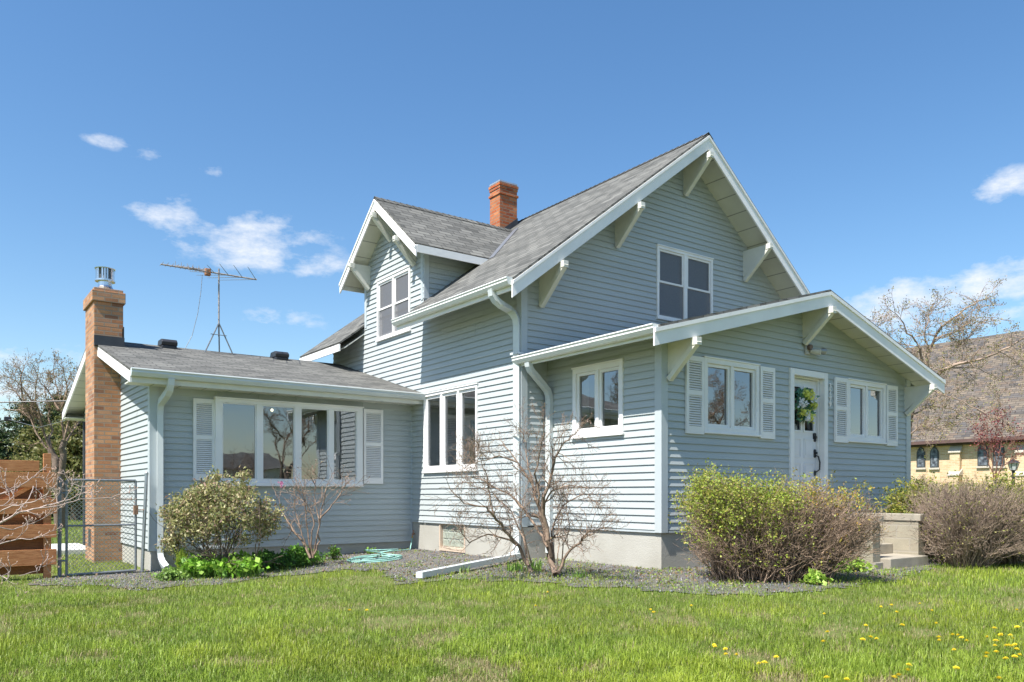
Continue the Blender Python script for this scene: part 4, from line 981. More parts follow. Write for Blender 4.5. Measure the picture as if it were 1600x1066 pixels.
# ------------------------------------------------------------------ aerial on the wing roof
M_RUSTG = mat('weathered_aluminium', (.20, .17, .15), .7, .3, 25, .2, 80, col2=(.36, .33, .30))
def antenna():
    Y = WRY - .3; zb = zw(Y)
    base = onY(341, 550, Y); T = thing('tv_antenna', 'rusty television aerial on a tripod mast above the low wing roof', 'antenna', (base.x, Y, zb))
    mx = onY(342, 500, Y).x; top = onY(342, 420, Y).z; zc = onY(342, 505, Y).z
    b = MB(); b.tube([(mx, Y, onY(342, 526, Y).z), (mx, Y, top)], .016, 8); b.build('mast', M_RUSTG, T)
    l = onY(318, 549, Y); r = onY(363, 554, Y)
    for q in ((l.x, Y - .1, zw(Y - .1)), (r.x, Y - .05, zw(Y - .05)), (mx + .08, Y + .25, zw(Y + .25))):
        b = MB(); b.tube([q, (mx, Y, zc)], .014, 6); b.build('tripod_leg', M_STEELD, T)
    b = MB(); z_ = onY(342, 524, Y).z; b.tube([(mx - .18, Y - .05, z_), (mx + .15, Y - .03, z_)], .008, 6); b.build('brace', M_STEELD, T)
    # boom runs nearly parallel to the ridge, nose lower at the right like the photo
    A = onY(251, 413, Y); B_ = onY(401, 437, Y); A = Vector((A.x, Y, A.z)); B_ = Vector((B_.x, Y, B_.z))
    bo = MB(); bo.tube([A, B_], .016, 6); bm_ = bo.build('boom', M_RUSTG, T)
    def on(t): return A + (B_ - A) * t
    # long rear dipoles, swept back
    el = MB()
    for t, L_ in ((.54, .75), (.69, 1.0), (.84, 1.1), (.99, 1.15)):
        p = on(t)
        for s in (-1, 1): el.tube([p, p + Vector((-.42 * L_, s * .85 * L_, .02 + (.10 if s > 0 else -.06)))], [.008, .005], 5)
    el.build('long_elements', M_STEELD, bm_)
    el = MB()
    for t in np.linspace(0.01, .46, 10):
        p = on(t); el.tube([p + Vector((0, -.16, .01)), p + Vector((0, .16, .01))], .005, 5)
    for t0 in (.0,): 
        a = on(.50); 
        el.tube([on(.16) + Vector((0, .12, .05)), a + Vector((0, .02, .04))], .010, 5); el.tube([a + Vector((0, -.02, -.02)), on(.22) + Vector((0, -.45, -.10))], .010, 5)
        for k in range(7):
            f = k / 6; p = on(.16) + Vector((0, .12, .05)); q = a + (p - a) * f; el.tube([q + Vector((0, 0, -.02)), q + Vector((0, 0, .09))], .005, 5)
            p = on(.22) + Vector((0, -.45, -.10)); q = a + (p - a) * f; el.tube([q + Vector((-.0, 0, -.05)), q + Vector((0, 0, .05))], .005, 5)
    el.build('short_elements', M_RUSTG, bm_)
    b = MB(); p = on(.47); b.box(p.x - .05, p.x + .06, p.y - .05, p.y + .05, p.z - .08, p.z + .06); b.build('balun_box', mat('orange_plastic', (.35, .16, .07), .7, .3, 20), bm_, bevel=.01)
    pts = [onY(x, y, Y) for x, y in ((316, 430), (314, 455), (309, 490), (300, 525), (288, 547))]; b = MB(); b.tube(pts, .006, 5); b.build('cable', M_STEELD, T)
antenna()

# ------------------------------------------------------------------ wooden fence, chain link gate, posts
def fence():
    Y = 13.6; xe_ = onY(88, 800, Y).x; F = thing('wooden_fence', 'red brown stained wooden board fence left of the chain link gate', 'fence', (0, Y, -.2))
    rng = random.Random(4)
    zpx = lambda y: onY(45, y, Y).z
    fr = [(738, 762), (780, 803), (820, 841), (859, 884)]
    for a, c_ in fr:
        b = MB(); z1, z0 = zpx(a), zpx(c_); b.box(-4, xe_, Y - .045, Y - .02, z0, z1); b.build('front_board', M_FENCE, F, bevel=.004)
    b = MB(); b.box(-4, xe_ - .22, Y - .045, Y - .02, zpx(738) + .01, zpx(720)); b.build('front_board', M_FENCE, F, bevel=.004)
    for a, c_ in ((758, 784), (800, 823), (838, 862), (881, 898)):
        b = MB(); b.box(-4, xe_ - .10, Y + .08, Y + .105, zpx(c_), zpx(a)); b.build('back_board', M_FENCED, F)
    pl, pr2 = onY(68, 800, Y).x, onY(80, 800, Y).x
    for x in (pl, pl - 2.3): b = MB(); b.box(x, x + (pr2 - pl), Y - .019, Y + .079, -.4, zpx(708)); b.build('post', M_FENCE, F, bevel=.004)
    b = MB(); b.prism([(pl - 2.2, Y + .06, -.1), (pl - 2.1, Y + .06, -.1), (pl, Y + .06, 1.25), (pl - .1, Y + .06, 1.25)], (0, .018, 0)); b.build('brace', M_FENCE, F)
fence()
def gate():
    Y = 13.68; G = thing('chain_link_gate', 'grey chain link gate between the wooden fence and the wing corner', 'gate', (2, Y, -.2))
    x0, x1 = onY(104, 800, Y).x, onY(212, 800, Y).x; z0, z1 = onY(104, 899, Y).z, onY(104, 750, Y).z; zm = onY(104, 822, Y).z
    z0r = onY(212, 891, Y).z
    b = MB(); r = .019; b.tube([(x0, Y, z0), (x0, Y, z1)], r, 8); b.tube([(x1, Y, z0r), (x1, Y, z1 - .0)], r, 8); b.tube([(x0, Y, z1), (x1, Y, z1)], r, 8); b.tube([(x0, Y, zm), (x1, Y, zm)], r * .8, 8); b.tube([(x0, Y, z0), (x1, Y, z0r)], r, 8); b.build('gate_frame', M_STEELD, G)
    b = MB(); s = .062; yw = Y + .015
    def wire(p, q): b.tube([p, q], .0032, 3, cap=False)
    W = x1 - x0; H = z1 - z0
    n = int((W + H) / s) + 1
    for k in range(n):
        c = k * s
        a = (x0 + max(0, c - H), z0 + min(H, c)); d = (x0 + min(W, c), z0 + max(0, c - W)); wire((a[0], yw, a[1]), (d[0], yw + .004, d[1]))
        a = (x1 - max(0, c - H), z0 + min(H, c)); d = (x1 - min(W, c), z0 + max(0, c - W)); wire((a[0], yw + .004, a[1]), (d[0], yw, d[1]))
    b.build('wire_mesh', M_STEEL, G)
    b = MB(); b.tube([(x1 - .03, Y - .02, onY(212, 797, Y).z), (x1 + .14, Y - .02, onY(212, 797, Y).z)], .01, 6); b.box(x1 - .03, x1 + .03, Y - .04, Y + .03, onY(212, 804, Y).z, onY(212, 790, Y).z); b.build('latch', M_RUST, G)
    b = MB(); 
    for z_ in (z0 + .22, z1 - .2): b.tube([(x0 - .09, Y, z_), (x0, Y, z_)], .014, 6)
    b.build('hinge', M_STEELD, G)
    xp = onY(93, 800, Y).x; b = MB(); b.tube([(xp, Y, -.3), (xp, Y, z1 + .0)], .028, 10); b.lathe((xp, Y, z1), [(.032, 0), (.032, .02), (.012, .05)], 10)
    o_ = b.build('fence_post', M_STEELD); tag(o_, 'round grey steel post holding the gate hinges, beside the wooden fence', 'post')
    q0 = onY(222, 893, Y - .02); q1 = onY(229, 741, Y - .0)
    b = MB(); b.tube([q0, q1], .026, 10); b.lathe((q1.x, q1.y, q1.z - .01), [(.03, 0), (.03, .03), (.012, .05)], 10); o_ = b.build('fence_post', M_STEEL); tag(o_, 'leaning pale steel post between the chain link gate and the wing corner', 'post')
gate()

# green drain tray at the wing downspout, hose
def hose():
    rng = np.random.default_rng(9); H = thing('garden_hose', 'pale turquoise garden hose coiled on the gravel, running up to the tap', 'hose', (6, 11.8, 0))
    pts = []; c0 = onZ(588, 874, -.03); c0 = Vector((c0.x, c0.y, 0))
    n = 150
    for i in range(n):
        t = i / n; a = t * 2 * math.pi * 5.2; rr = .36 + .10 * math.sin(a * .37 + 1) + .05 * math.sin(a * 1.3)
        x = c0.x + rr * 1.15 * math.cos(a) + .05 * math.sin(i * .21); y = c0.y + rr * .95 * math.sin(a) + .04 * math.cos(i * .17)
        pts.append((x, y, gzf(x, y) + .022 + .012 * (i // 30) + (.14 * max(0, math.sin((t - .78) * 14)) if .78 < t < 1 else 0)))
    end = Vector((XM - .07, YW - .14, .22)); s_ = Vector(pts[-1]); a = Vector((end.x - .18, end.y - .25, gzf(7.3, 13.4) + .03))
    for t in [i / 14 for i in range(1, 15)]: 
        q = (1 - t) * s_ + t * a; pts.append((q.x, q.y, max(q.z * (1 - t), gzf(q.x, q.y)) + .02))
    pts += [tuple(a + (end - a) * .35 + Vector((-.01, 0, -.03))), tuple(a + (end - a) * .7), tuple(end)]
    MB().tube(pts, .011, 7).build('hose_line', mat('hose_turquoise', (.28, .52, .46), .45, .12, 12), H, smooth=True)
    b = MB(); b.tube([end, end + Vector((.0, 0, .03))], .017, 8); b.build('coupling', mat('brass', (.5, .36, .12), .35, .1, 9, metal=.8), H)
hose()
p = onZ(258, 899, -.16); b = MB(); b.box(p.x - .12, p.x + .32, p.y - .14, p.y + .12, p.z - .0, p.z + .025); o_ = b.build('splash_tray', mat('tray_green', (.12, .17, .14), .6, .3, 12), bevel=.01); tag(o_, 'dark green plastic splash tray on gravel below the wing downspout', 'splash tray')

# ------------------------------------------------------------------ church
def church():
    CX, CY0, CY1 = 45.3, -6, 46; ez = 4.32; Cc = thing('church', 'yellow buff brick church with steep weathered shingle roof and pointed windows', 'church', (CX, 20, 0))
    b = MB(); b.box(CX, CX + 10, CY0, CY1, -.5, ez); b.build('wall', M_CHBR, Cc)
    rh = 6.1; b = MB()
    b.prism([(CX - .45, CY0, ez - .38), (CX + 5, CY0, ez + rh), (CX + 10.5, CY0, ez - .38)], (0, CY1 - CY0, 0)); b.build('roof', M_CHSH, Cc)
    b = MB(); b.box(CX - .58, CX - .46, CY0, CY1, ez - .45, ez - .28); b.build('gutter', mat('brown_gutter', (.12, .07, .06), .5, .2, 3), Cc)
    b = MB(); b.box(CX - .3, CX - .005, CY0, CY1, ez - .55, ez - .39); b.build('eave_board', mat('eave_brown', (.07, .045, .04), .7, .1, 3), Cc)
    mfr = mat('lead_frame', (.05, .055, .055), .5, .1, 5); mg = mat('stained_glass', (.03, .035, .045), .8, .5, 7, col2=(.20, .23, .26), detail=1, spec=.3)
    msl = mat('limestone', (.50, .45, .37), .9, .06, 3)
    def arch(yc, zb, w, h, n=8):
        pts = [(yc - w / 2, zb), (yc - w / 2, zb + h - w * .95)]
        for k in range(1, n + 1): a = k / n * R(62); pts.append((yc + w / 2 - w * math.cos(a), zb + h - w * .95 + w * math.sin(a) * 1.03))
        r_ = [(2 * yc - y, z) for y, z in pts[::-1]]; return pts + r_[1:] if abs(pts[-1][0] - yc) < .02 else pts + r_
    for px in (1439.5, 1460.5, 1536.5, 1561):
        q = onX(px, 730, CX); zt = onX(px, 697 if px < 1500 else 690.5, CX).z; zb = onX(px, 731 if px < 1500 else 728.5, CX).z; w = .48 if px < 1500 else .55
        b = MB(); b.prism([(CX - .06, y, z) for y, z in arch(q.y, zb, w, zt - zb)], (.05, 0, 0)); wn = b.build('window', mfr, Cc)
        b = MB(); b.prism([(CX - .075, y, z) for y, z in arch(q.y, zb + .06, w - .14, zt - zb - .12)], (.01, 0, 0)); b.build('pane', mg, wn)
        b = MB(); b.box(CX - .10, CX, q.y - w / 2 - .05, q.y + w / 2 + .05, zb - .10, zb); b.build('sill', msl, wn)
    for px in (1495, 1600):
        q = onX(px, 730, CX); b = MB(); b.box(CX - .45, CX, q.y - .28, q.y + .28, -.4, onX(px, 742, CX).z); b.box(CX - .25, CX - .001, q.y - .26, q.y + .26, -.3, onX(px, 706, CX).z)
        bt = b.build('buttress', M_CHBR, Cc)
        for (za, zb_, d) in ((742, 734, .45), (706, 697, .27)):
            z0, z1 = onX(px, za, CX).z, onX(px, zb_, CX).z; b = MB(); b.prism([(CX - d - .05, q.y - .32, z0), (CX - .0, q.y - .32, z1 + .05), (CX - .0, q.y - .32, z0 - .02), (CX - d - .05, q.y - .32, z0 - .06)], (0, .64, 0)); b.build('cap_stone', msl, bt)
church()

# lamp post
def lamp_post():
    d = 27.; p = at(1583.5, 745, d); zt = at(1583, 716, d).z; L_ = thing('street_lamp', 'black lantern lamp post with lantern head in front of the buff brick church', 'street lamp', (p.x, p.y, 0))
    x, y = p.x, p.y; zl = at(1583, 736, d).z
    b = MB(); b.lathe((x, y, 0), [(.10, -.1), (.10, .15), (.055, .3), (.045, zl - .05), (.06, zl)], 12); b.build('pole', M_BLACK, L_)
    h = zt - zl; b = MB(); b.lathe((x, y, zl), [(.06, 0), (.10, .02), (.11, .03)], 6); b.lathe((x, y, zl + h * .62), [(.21, 0), (.18, .03), (.09, h * .2), (.04, h * .26), (.015, h * .38)], 6)
    for k in range(6): a = 2 * math.pi * k / 6; b.tube([(x + .10 * math.cos(a), y + .1 * math.sin(a), zl + .02), (x + .17 * math.cos(a), y + .17 * math.sin(a), zl + h * .62)], .01, 4)
    ln = b.build('lantern', M_BLACK, L_)
    b = MB(); b.lathe((x, y, zl + .03), [(.09, 0), (.155, h * .6 - .03)], 6); b.build('lantern_glass', mat('lantern_glass', (.55, .58, .58), .2, .05, 5, spec=.8), ln)
lamp_post()

# ------------------------------------------------------------------ plants
def pxpath(pts, d0, dd=0.0, rng=None, jit=.0):
    out = []
    for i, (x, y) in enumerate(pts):
        d = d0 + dd * i / max(1, len(pts) - 1) + (rng.normal() * jit if rng is not None else 0); out.append(np.array(at(x, y, d)))
    return out
def limb(segs, tips, pts, r0, r1, rng, kids, L, lev, rk=.5, spread=.9, grav=.02, wig=.2, start=.25, ratio=.62, rmin=.0016, nseg=5, bias=None):
    """a traced limb that carries side twigs"""
    P = np.array(pts); n = len(P); Q = [P[0]]
    for i in range(n - 1):
        for k in range(1, 4):
            q = P[i] + (P[i + 1] - P[i]) * k / 3; Q.append(q + (rng.normal(size=3) * .012 * np.linalg.norm(P[i + 1] - P[i]) * 3 if k < 3 else 0))
    Q = np.array(Q); m = len(Q); r = np.linspace(r0, r1, m)
    for i in range(m - 1): segs.append((*Q[i], *Q[i + 1], r[i], r[i + 1]))
    for k in range(kids):
        f = start + (1 - start) * (k + rng.random()) / kids; x = min(f * (m - 1), m - 1.001); i = int(x); q = Q[i] + (Q[i + 1] - Q[i]) * (x - i)
        t = Q[i + 1] - Q[i]; t /= np.linalg.norm(t) + 1e-9; d = t + rand_unit(1, rng)[0] * spread
        if bias is not None: d = d + np.array(bias)
        grow(segs, tips, q, d, L * (.6 + .7 * rng.random()), max((r0 + (r1 - r0) * f) * rk, rmin * 1.4), lev, rng, nseg, wig, grav, (2, 4), ratio, .8, rmin)
    grow(segs, tips, Q[-1], Q[-1] - Q[-2], L * .8, r1, lev, rng, nseg, wig, grav, (2, 4), ratio, .8, rmin)

def shrub(root, c, size, base, nstem, rng, r0=.006, twigs=6, tl=.22, col=(1, 1, 1), name='stem', bulge=.6, rmin=.0018, mat_=None, shell=.55, k=7, tlev=1, botz=.12):
    """stems fan from a small base to points spread through a crown volume; returns the twig tips"""
    segs = []; tips = []; c = np.array(c, float); sx, sy, sz = size
    for i in range(nstem):
        # target inside a flattened superellipsoid crown
        while True:
            u = rng.uniform(-1, 1, 3); u[2] = rng.uniform(-.75, 1)
            rr = (abs(u[0]) ** 2.6 + abs(u[1]) ** 2.4 + abs(u[2]) ** 3.2)
            if rr < 1 and (rr > shell or rng.random() < .35): break
        tgt = c + np.array([u[0] * sx, u[1] * sy, botz + (u[2] + 1) / 2 * (sz - botz)])
        b = c + np.array([rng.normal() * base[0] + u[0] * base[0], rng.normal() * base[1], -.02])
        mid = b + (tgt - b) * .5 + np.array([-u[0] * sx * .12, -u[1] * sy * .1, sz * .12]) + rng.normal(size=3) * .03
        P, s = curve_segs(b, mid, tgt, r0 * rng.uniform(.6, 1.3), rmin, k, .012, rng); segs += [tuple(q) for q in s]
        for t in range(twigs):
            f = rng.uniform(.35, 1); x = f * k; ii = min(int(x), k - 1); q = P[ii] + (P[ii + 1] - P[ii]) * (x - ii)
            d = (P[ii + 1] - P[ii]); d = d / (np.linalg.norm(d) + 1e-9) + rand_unit(1, rng)[0] * .9 + np.array([0, 0, .25]); grow(segs, tips, q, d, tl * rng.uniform(.5, 1.2), rmin * 1.3, tlev, rng, 3, .25, .02, (1, 2), .6, .9, rmin * .75)
        tips.append(P[-1])
    seg_mesh(name, segs, mat_ or M_TWIG, root, 3, col, .4, rng)
    return np.array(tips)

def leaves_at(root, tips, per, spread, size, cols, rng, name='foliage', weights=None, up=.3, aspect=.55):
    n = len(tips); idx = np.repeat(np.arange(n), per); P = tips[idx] + rng.normal(size=(len(idx), 3)) * spread
    g = rng.choice(len(cols), len(idx), p=weights); c = np.array(cols)[g] * rng.uniform(.65, 1.35, (len(idx), 1))
    return leaf_mesh(name, P, size, c, M_LEAF, root, rng, up, aspect)

def rhododendron():
    rng = np.random.default_rng(21); p = at(352, 885, 12.1); T = thing('rhododendron_bush', 'olive leaved rhododendron bush below the left half of the wing picture window', 'bush', (p.x, p.y, gzf(p.x, p.y)))
    g = gzf(p.x, p.y); segs = []; tips = []
    for i in range(13):
        a = rng.uniform(0, 2 * math.pi); d = np.array([math.cos(a) * .75, math.sin(a) * .6, 1.0]); grow(segs, tips, (p.x + rng.normal() * .12, p.y + rng.normal() * .1, g - .05), d, .75, .017, 2, rng, 5, .16, .05, (2, 4), .62, .7, .003)
    seg_mesh('stem', segs, M_BARK, T, 5, (.8, .7, .6), .3, rng)
    # clumps of leaf whorls spread through an uneven crown
    C0 = np.array([p.x, p.y, g]); n = 1500; U = rand_unit(n, rng); rad = rng.uniform(.35, 1, n) ** .5
    lump = 1 + .22 * (vnoise(U[:, 0] * 3 + 9, U[:, 2] * 3 + U[:, 1] * 2 + 9, 4) - .5) * 2
    Q = C0 + np.stack([U[:, 0] * .80 * rad * lump, U[:, 1] * .58 * rad * lump, .90 + U[:, 2] * .56 * rad * lump], 1)
    Q = Q[(Q[:, 2] > g + .44 + .3 * rng.random(n)) & (vnoise(Q[:, 0] * 6, Q[:, 2] * 6, 8) > .33)]
    rt = np.array([RT[0], RT[1], 0])
    lo = rng.normal(size=(60, 3)) * .07 + (C0 - rt * .80 + np.array([0, 0, .50])); Q = np.vstack([Q, lo, rng.normal(size=(14, 3)) * .03 + (C0 - rt * .16 + np.array([0, 0, 1.50])), rng.normal(size=(14, 3)) * .03 + (C0 + rt * .28 + np.array([0, 0, 1.50]))])
    leaves_at(T, Q, 11, .042, .058, [(.31, .32, .12), (.40, .38, .17), (.19, .23, .08), (.42, .33, .20), (.32, .21, .16), (.56, .52, .30)], rng, weights=[.24, .24, .14, .14, .10, .14], up=.25, aspect=.42)
    ff = MB(); q = at(440, 758, 12.0); 
    fl = leaf_mesh('pink_blossom', np.array(q)[None] + rng.normal(size=(30, 3)) * .02, .03, np.array([[.55, .22, .38]]) * np.ones((30, 1)), M_LEAF, T, rng, aspect=.9)
rhododendron()

def bare_shrub_wing():
    rng = np.random.default_rng(5); d0 = 12.7; p = at(487, 868, d0); T = thing('bare_shrub', 'small leafless shrub of forked stems under the right half of the picture window', 'shrub', (p.x, p.y, gzf(p.x, p.y)))
    segs = []; tips = []
    for pts in ([(485, 872), (472, 845), (455, 822), (440, 800), (436, 780)], [(487, 872), (482, 840), (478, 800), (474, 772), (470, 755)], [(489, 872), (497, 830), (502, 795), (508, 770), (515, 750)], [(489, 872), (487, 840), (490, 812), (480, 790), (462, 775)],
                [(498, 815), (515, 795), (530, 775), (536, 762)], [(484, 868), (476, 845), (468, 820), (462, 800)], [(491, 866), (500, 845), (498, 810), (492, 780), (490, 752)]):
        limb(segs, tips, pxpath(pts, d0, rng.uniform(-.5, .4), rng, .03), .022 if len(segs) < 5 else .015, .005, rng, 8, .30, 1, spread=1.1, rmin=.0025, start=.4)
    seg_mesh('branches', segs, M_TWIG, T, 5, (.78, .67, .62), .35, rng)
    leaves_at(T, np.array(tips), 2, .012, .022, [(.42, .30, .22), (.36, .22, .20), (.30, .26, .12)], rng, 'buds')
bare_shrub_wing()

def lilac():
    rng = np.random.default_rng(8); d0 = 10.15; p = at(866, 896, d0); T = thing('lilac_shrub', 'large leafless spreading shrub with twisted stems at the corner by the downspouts', 'shrub', (p.x, p.y, gzf(p.x, p.y)))
    segs = []; tips = []
    L1 = [(868, 898), (864.7, 888), (854.5, 850), (849, 817), (838, 782), (832, 756), (809, 723), (789, 698)]
    trunks = [(L1, .045, .006, .5), ([(829, 892), (826, 884), (811, 853), (786, 827), (771, 805), (760, 792), (725, 787), (705, 767)], .028, .005, -.5),
              ([(862, 870), (849, 805), (849, 777), (862, 741), (867, 716), (882, 691), (900, 678)], .030, .005, -.3), ([(872, 896), (887, 865), (908, 848), (920, 830), (938, 827)], .022, .006, -.6),
              ([(811, 853), (790, 842), (763, 835), (733, 848), (718, 825)], .015, .004, -.4), ([(856, 855), (842, 832), (822, 802), (809, 784), (780, 765), (751, 749), (730, 745)], .020, .004, .5),
              ([(849, 790), (862, 767), (892, 759), (923, 764)], .014, .004, -.7), ([(832, 756), (825, 730), (822, 700), (818, 680)], .012, .004, .3), ([(840, 790), (835, 740), (845, 700), (850, 670)], .014, .004, -.5),
              ([(866, 880), (862, 830), (880, 790), (905, 775), (925, 770)], .016, .004, .3), ([(826, 884), (818, 840), (800, 800), (770, 770), (740, 760)], .014, .004, .7), ([(771, 805), (765, 770), (758, 735), (750, 715)], .012, .004, -.2),
              ([(809, 723), (780, 712), (755, 720), (735, 725)], .010, .003, .2), ([(876, 890), (880, 850), (890, 820), (885, 790)], .010, .003, -.3), ([(870, 890), (874, 850), (872, 812), (880, 780)], .008, .003, .1), ([(830, 880), (822, 850), (815, 800), (822, 770)], .012, .003, -.2)]
    for pts, a, b_, dd in trunks:
        limb(segs, tips, pxpath(pts, d0, dd, rng, .05), a, b_, rng, 12 if a < .02 else 17, .25, 2, spread=1.15, grav=.03, rmin=.0017, start=.28, wig=.26, ratio=.6, nseg=4)
    seg_mesh('branches', segs, M_TWIG, T, 5, (.74, .64, .59), .4, rng)
    leaves_at(T, np.array(tips), 1, .004, .016, [(.42, .30, .27), (.34, .22, .20), (.30, .28, .13)], rng, 'buds')
lilac()

def hedge_shrub():
    rng = np.random.default_rng(14); p = at(1215, 905, 9.75); T = thing('spirea_bush', 'wide brown twiggy bush with lime green leaves on its left, before the porch door', 'bush', (p.x, p.y, 0))
    rt = np.array([RT[0], RT[1], 0]); fwd = np.array([FW[0], FW[1], 0]); segs = []; tips = []; c = np.array([p.x, p.y, 0.]) - rt * 0.02
    # crown outline in metres along the view's right axis: left top high, right end hangs out over the stair wall
    for i in range(1150):
        x = rng.uniform(-1.02, 1.14); y = rng.uniform(-.55, .55); top = 1.14 - .10 * (x / 1.1) - .40 * max(0, abs(x) - .85) * 2 + .05 * math.sin(x * 5); top *= 1 - .12 * (y / .55) ** 2
        low = .10 + .38 * max(0, abs(x + .1) - .5); z = low + (top - low) * rng.random() ** .55
        tgt = c + rt * x + fwd * y + np.array([0, 0, z]); bx = x * .52 + rng.normal() * .07 - .12; b = c + rt * bx + fwd * (y * .5 + rng.normal() * .05); b[2] = -.02
        mid = b + (tgt - b) * .45 + np.array([0, 0, .18 * z]) + rng.normal(size=3) * .035
        P, s = curve_segs(b, mid, tgt, .0065 * rng.uniform(.5, 1.4), .0022, 6, .014, rng); segs += [tuple(q) for q in s]
        for t in range(7):
            x_ = rng.uniform(2.0, 6); ii = min(int(x_), 5); q = P[ii] + (P[ii + 1] - P[ii]) * (x_ - ii); d = P[ii + 1] - P[ii]; d = d / (np.linalg.norm(d) + 1e-9) + rand_unit(1, rng)[0] * .8 + np.array([0, 0, .2]) + rt * .15 * np.sign(x)
            grow(segs, tips, q, d, .17 * rng.uniform(.5, 1.3), .0026, 1, rng, 3, .25, .02, (1, 2), .6, .9, .0016)
        tips.append(P[-1])
    seg_mesh('stems', segs, M_TWIG, T, 3, (.98, .85, .77), .6, rng)
    tips = np.array(tips); rel = tips - c; xr_ = rel @ rt; z = rel[:, 2]
    wl = np.clip((.30 - xr_) / .8, 0, 1) * np.clip((z - .45) / .5, .06, 1) * .75 + np.clip((z - .88) / .12, 0, 1) * .5 + .05
    nz_ = vnoise(xr_ * 4 + 20, z * 4 + 20, 9); keep = rng.random(len(tips)) < wl * (.35 + .9 * nz_)
    k1 = tips[keep & (xr_ < .25)]; k2 = tips[keep & (xr_ >= .25)]
    leaves_at(T, k1, 8, .028, .029, [(.30, .38, .05), (.24, .31, .05), (.40, .42, .09), (.38, .31, .08)], rng, 'green_leaves', [.35, .25, .25, .15], up=.5, aspect=.6)
    leaves_at(T, k2, 5, .024, .028, [(.42, .36, .06), (.34, .38, .07), (.44, .27, .07)], rng, 'yellow_leaves', up=.5, aspect=.6)
    # wispy shoots above the top
    sg = []; tp = []
    for px, yt in ((1237, 733), (1302, 738), (1350, 752), (1342, 756), (1362, 760), (1222, 745), (1273, 748)):
        a = np.array(at(px, 770, 9.75)); b_ = np.array(at(px + rng.normal() * 2, yt, 9.75)); P, s = curve_segs(a, (a + b_) / 2, b_, .003, .0015, 4, .006, rng); sg += [tuple(q) for q in s]; tp += [P[i] for i in (2, 3, 4)]
    seg_mesh('shoots', sg, M_TWIG, T, 3, (.9, .9, .5), .2, rng); leaves_at(T, np.array(tp), 7, .018, .028, [(.30, .34, .07), (.34, .28, .06)], rng, 'shoot_leaves')
hedge_shrub()

def right_shrubs():
    rng = np.random.default_rng(31); rt = np.array([RT[0], RT[1], 0]); fwd = np.array([FW[0], FW[1], 0])
    p = at(1517, 868, 11.9); T = thing('twiggy_bush', 'rounded grey brown leafless bush right of the block wall of the steps', 'bush', (p.x, p.y, 0)); segs = []; tips = []; c = np.array([p.x, p.y, 0.])
    for i in range(800):
        a = rng.uniform(-1, 1); y = rng.uniform(-.7, .7); z = .12 + (1.12 - .12) * rng.random() ** .6; x = a * .80 * math.sqrt(max(.05, 1 - (max(0, z - .45) / .95) ** 2)); 
        tgt = c + rt * x + fwd * y + np.array([0, 0, z]); b = c + rt * (x * .25 + rng.normal() * .06 - .1) + fwd * y * .4; b[2] = -.02
        mid = b + (tgt - b) * .5 + np.array([0, 0, .16]) + rng.normal(size=3) * .03; P, s = curve_segs(b, mid, tgt, .007 * rng.uniform(.5, 1.3), .0025, 6, .014, rng); segs += [tuple(q) for q in s]
        for t in range(6):
            x_ = rng.uniform(2.4, 6); ii = min(int(x_), 5); q = P[ii] + (P[ii + 1] - P[ii]) * (x_ - ii); d = P[ii + 1] - P[ii]; d = d / (np.linalg.norm(d) + 1e-9) + rand_unit(1, rng)[0] * .6 + np.array([0, 0, .3]); grow(segs, tips, q, d, .2 * rng.uniform(.5, 1.2), .0027, 1, rng, 3, .2, .02, (1, 2), .6, .7, .0018)
    seg_mesh('stems', segs, M_TWIG, T, 3, (1.02, .93, .90), .5, rng); tips = np.array(tips); k = rng.random(len(tips)) < .05; leaves_at(T, tips[k], 4, .03, .03, [(.28, .30, .07), (.33, .30, .08)], rng)
    for (px, py, d, w, h, lab) in ((1432, 770, 13.4, .42, 1.13, 'yellow green leafy bush against the right end of the porch'), (1578, 790, 12.3, .50, 1.22, 'yellow green leafy bush at the right edge behind the twiggy bush'), (1485, 770, 15.0, .8, 1.22, 'yellow green bush mostly hidden behind the twiggy leafless bush')):
        p = at(px, py, d); T = thing('leafy_bush', lab, 'bush', (p.x, p.y, 0), 'leafy bushes by the right end of the house'); tp = shrub(T, (p.x, p.y, 0), (w, .45, h), (.12, .12), 170, rng, .007, 5, .2, (.8, .7, .55), 'stems', shell=.3)
        k = rng.random(len(tp)) < .85; leaves_at(T, tp[k], 14, .05, .042, [(.20, .25, .04), (.34, .34, .06), (.42, .38, .08), (.14, .19, .04)], rng)
    p = at(1437, 755, 34); T = thing('grey_bush', 'small grey leafless bush against the buff brick church wall', 'bush', (p.x, p.y, 0)); shrub(T, (p.x, p.y, 0), (.55, .5, 1.75), (.2, .2), 260, rng, .012, 5, .3, (.9, .8, .75), 'stems', rmin=.006)
right_shrubs()

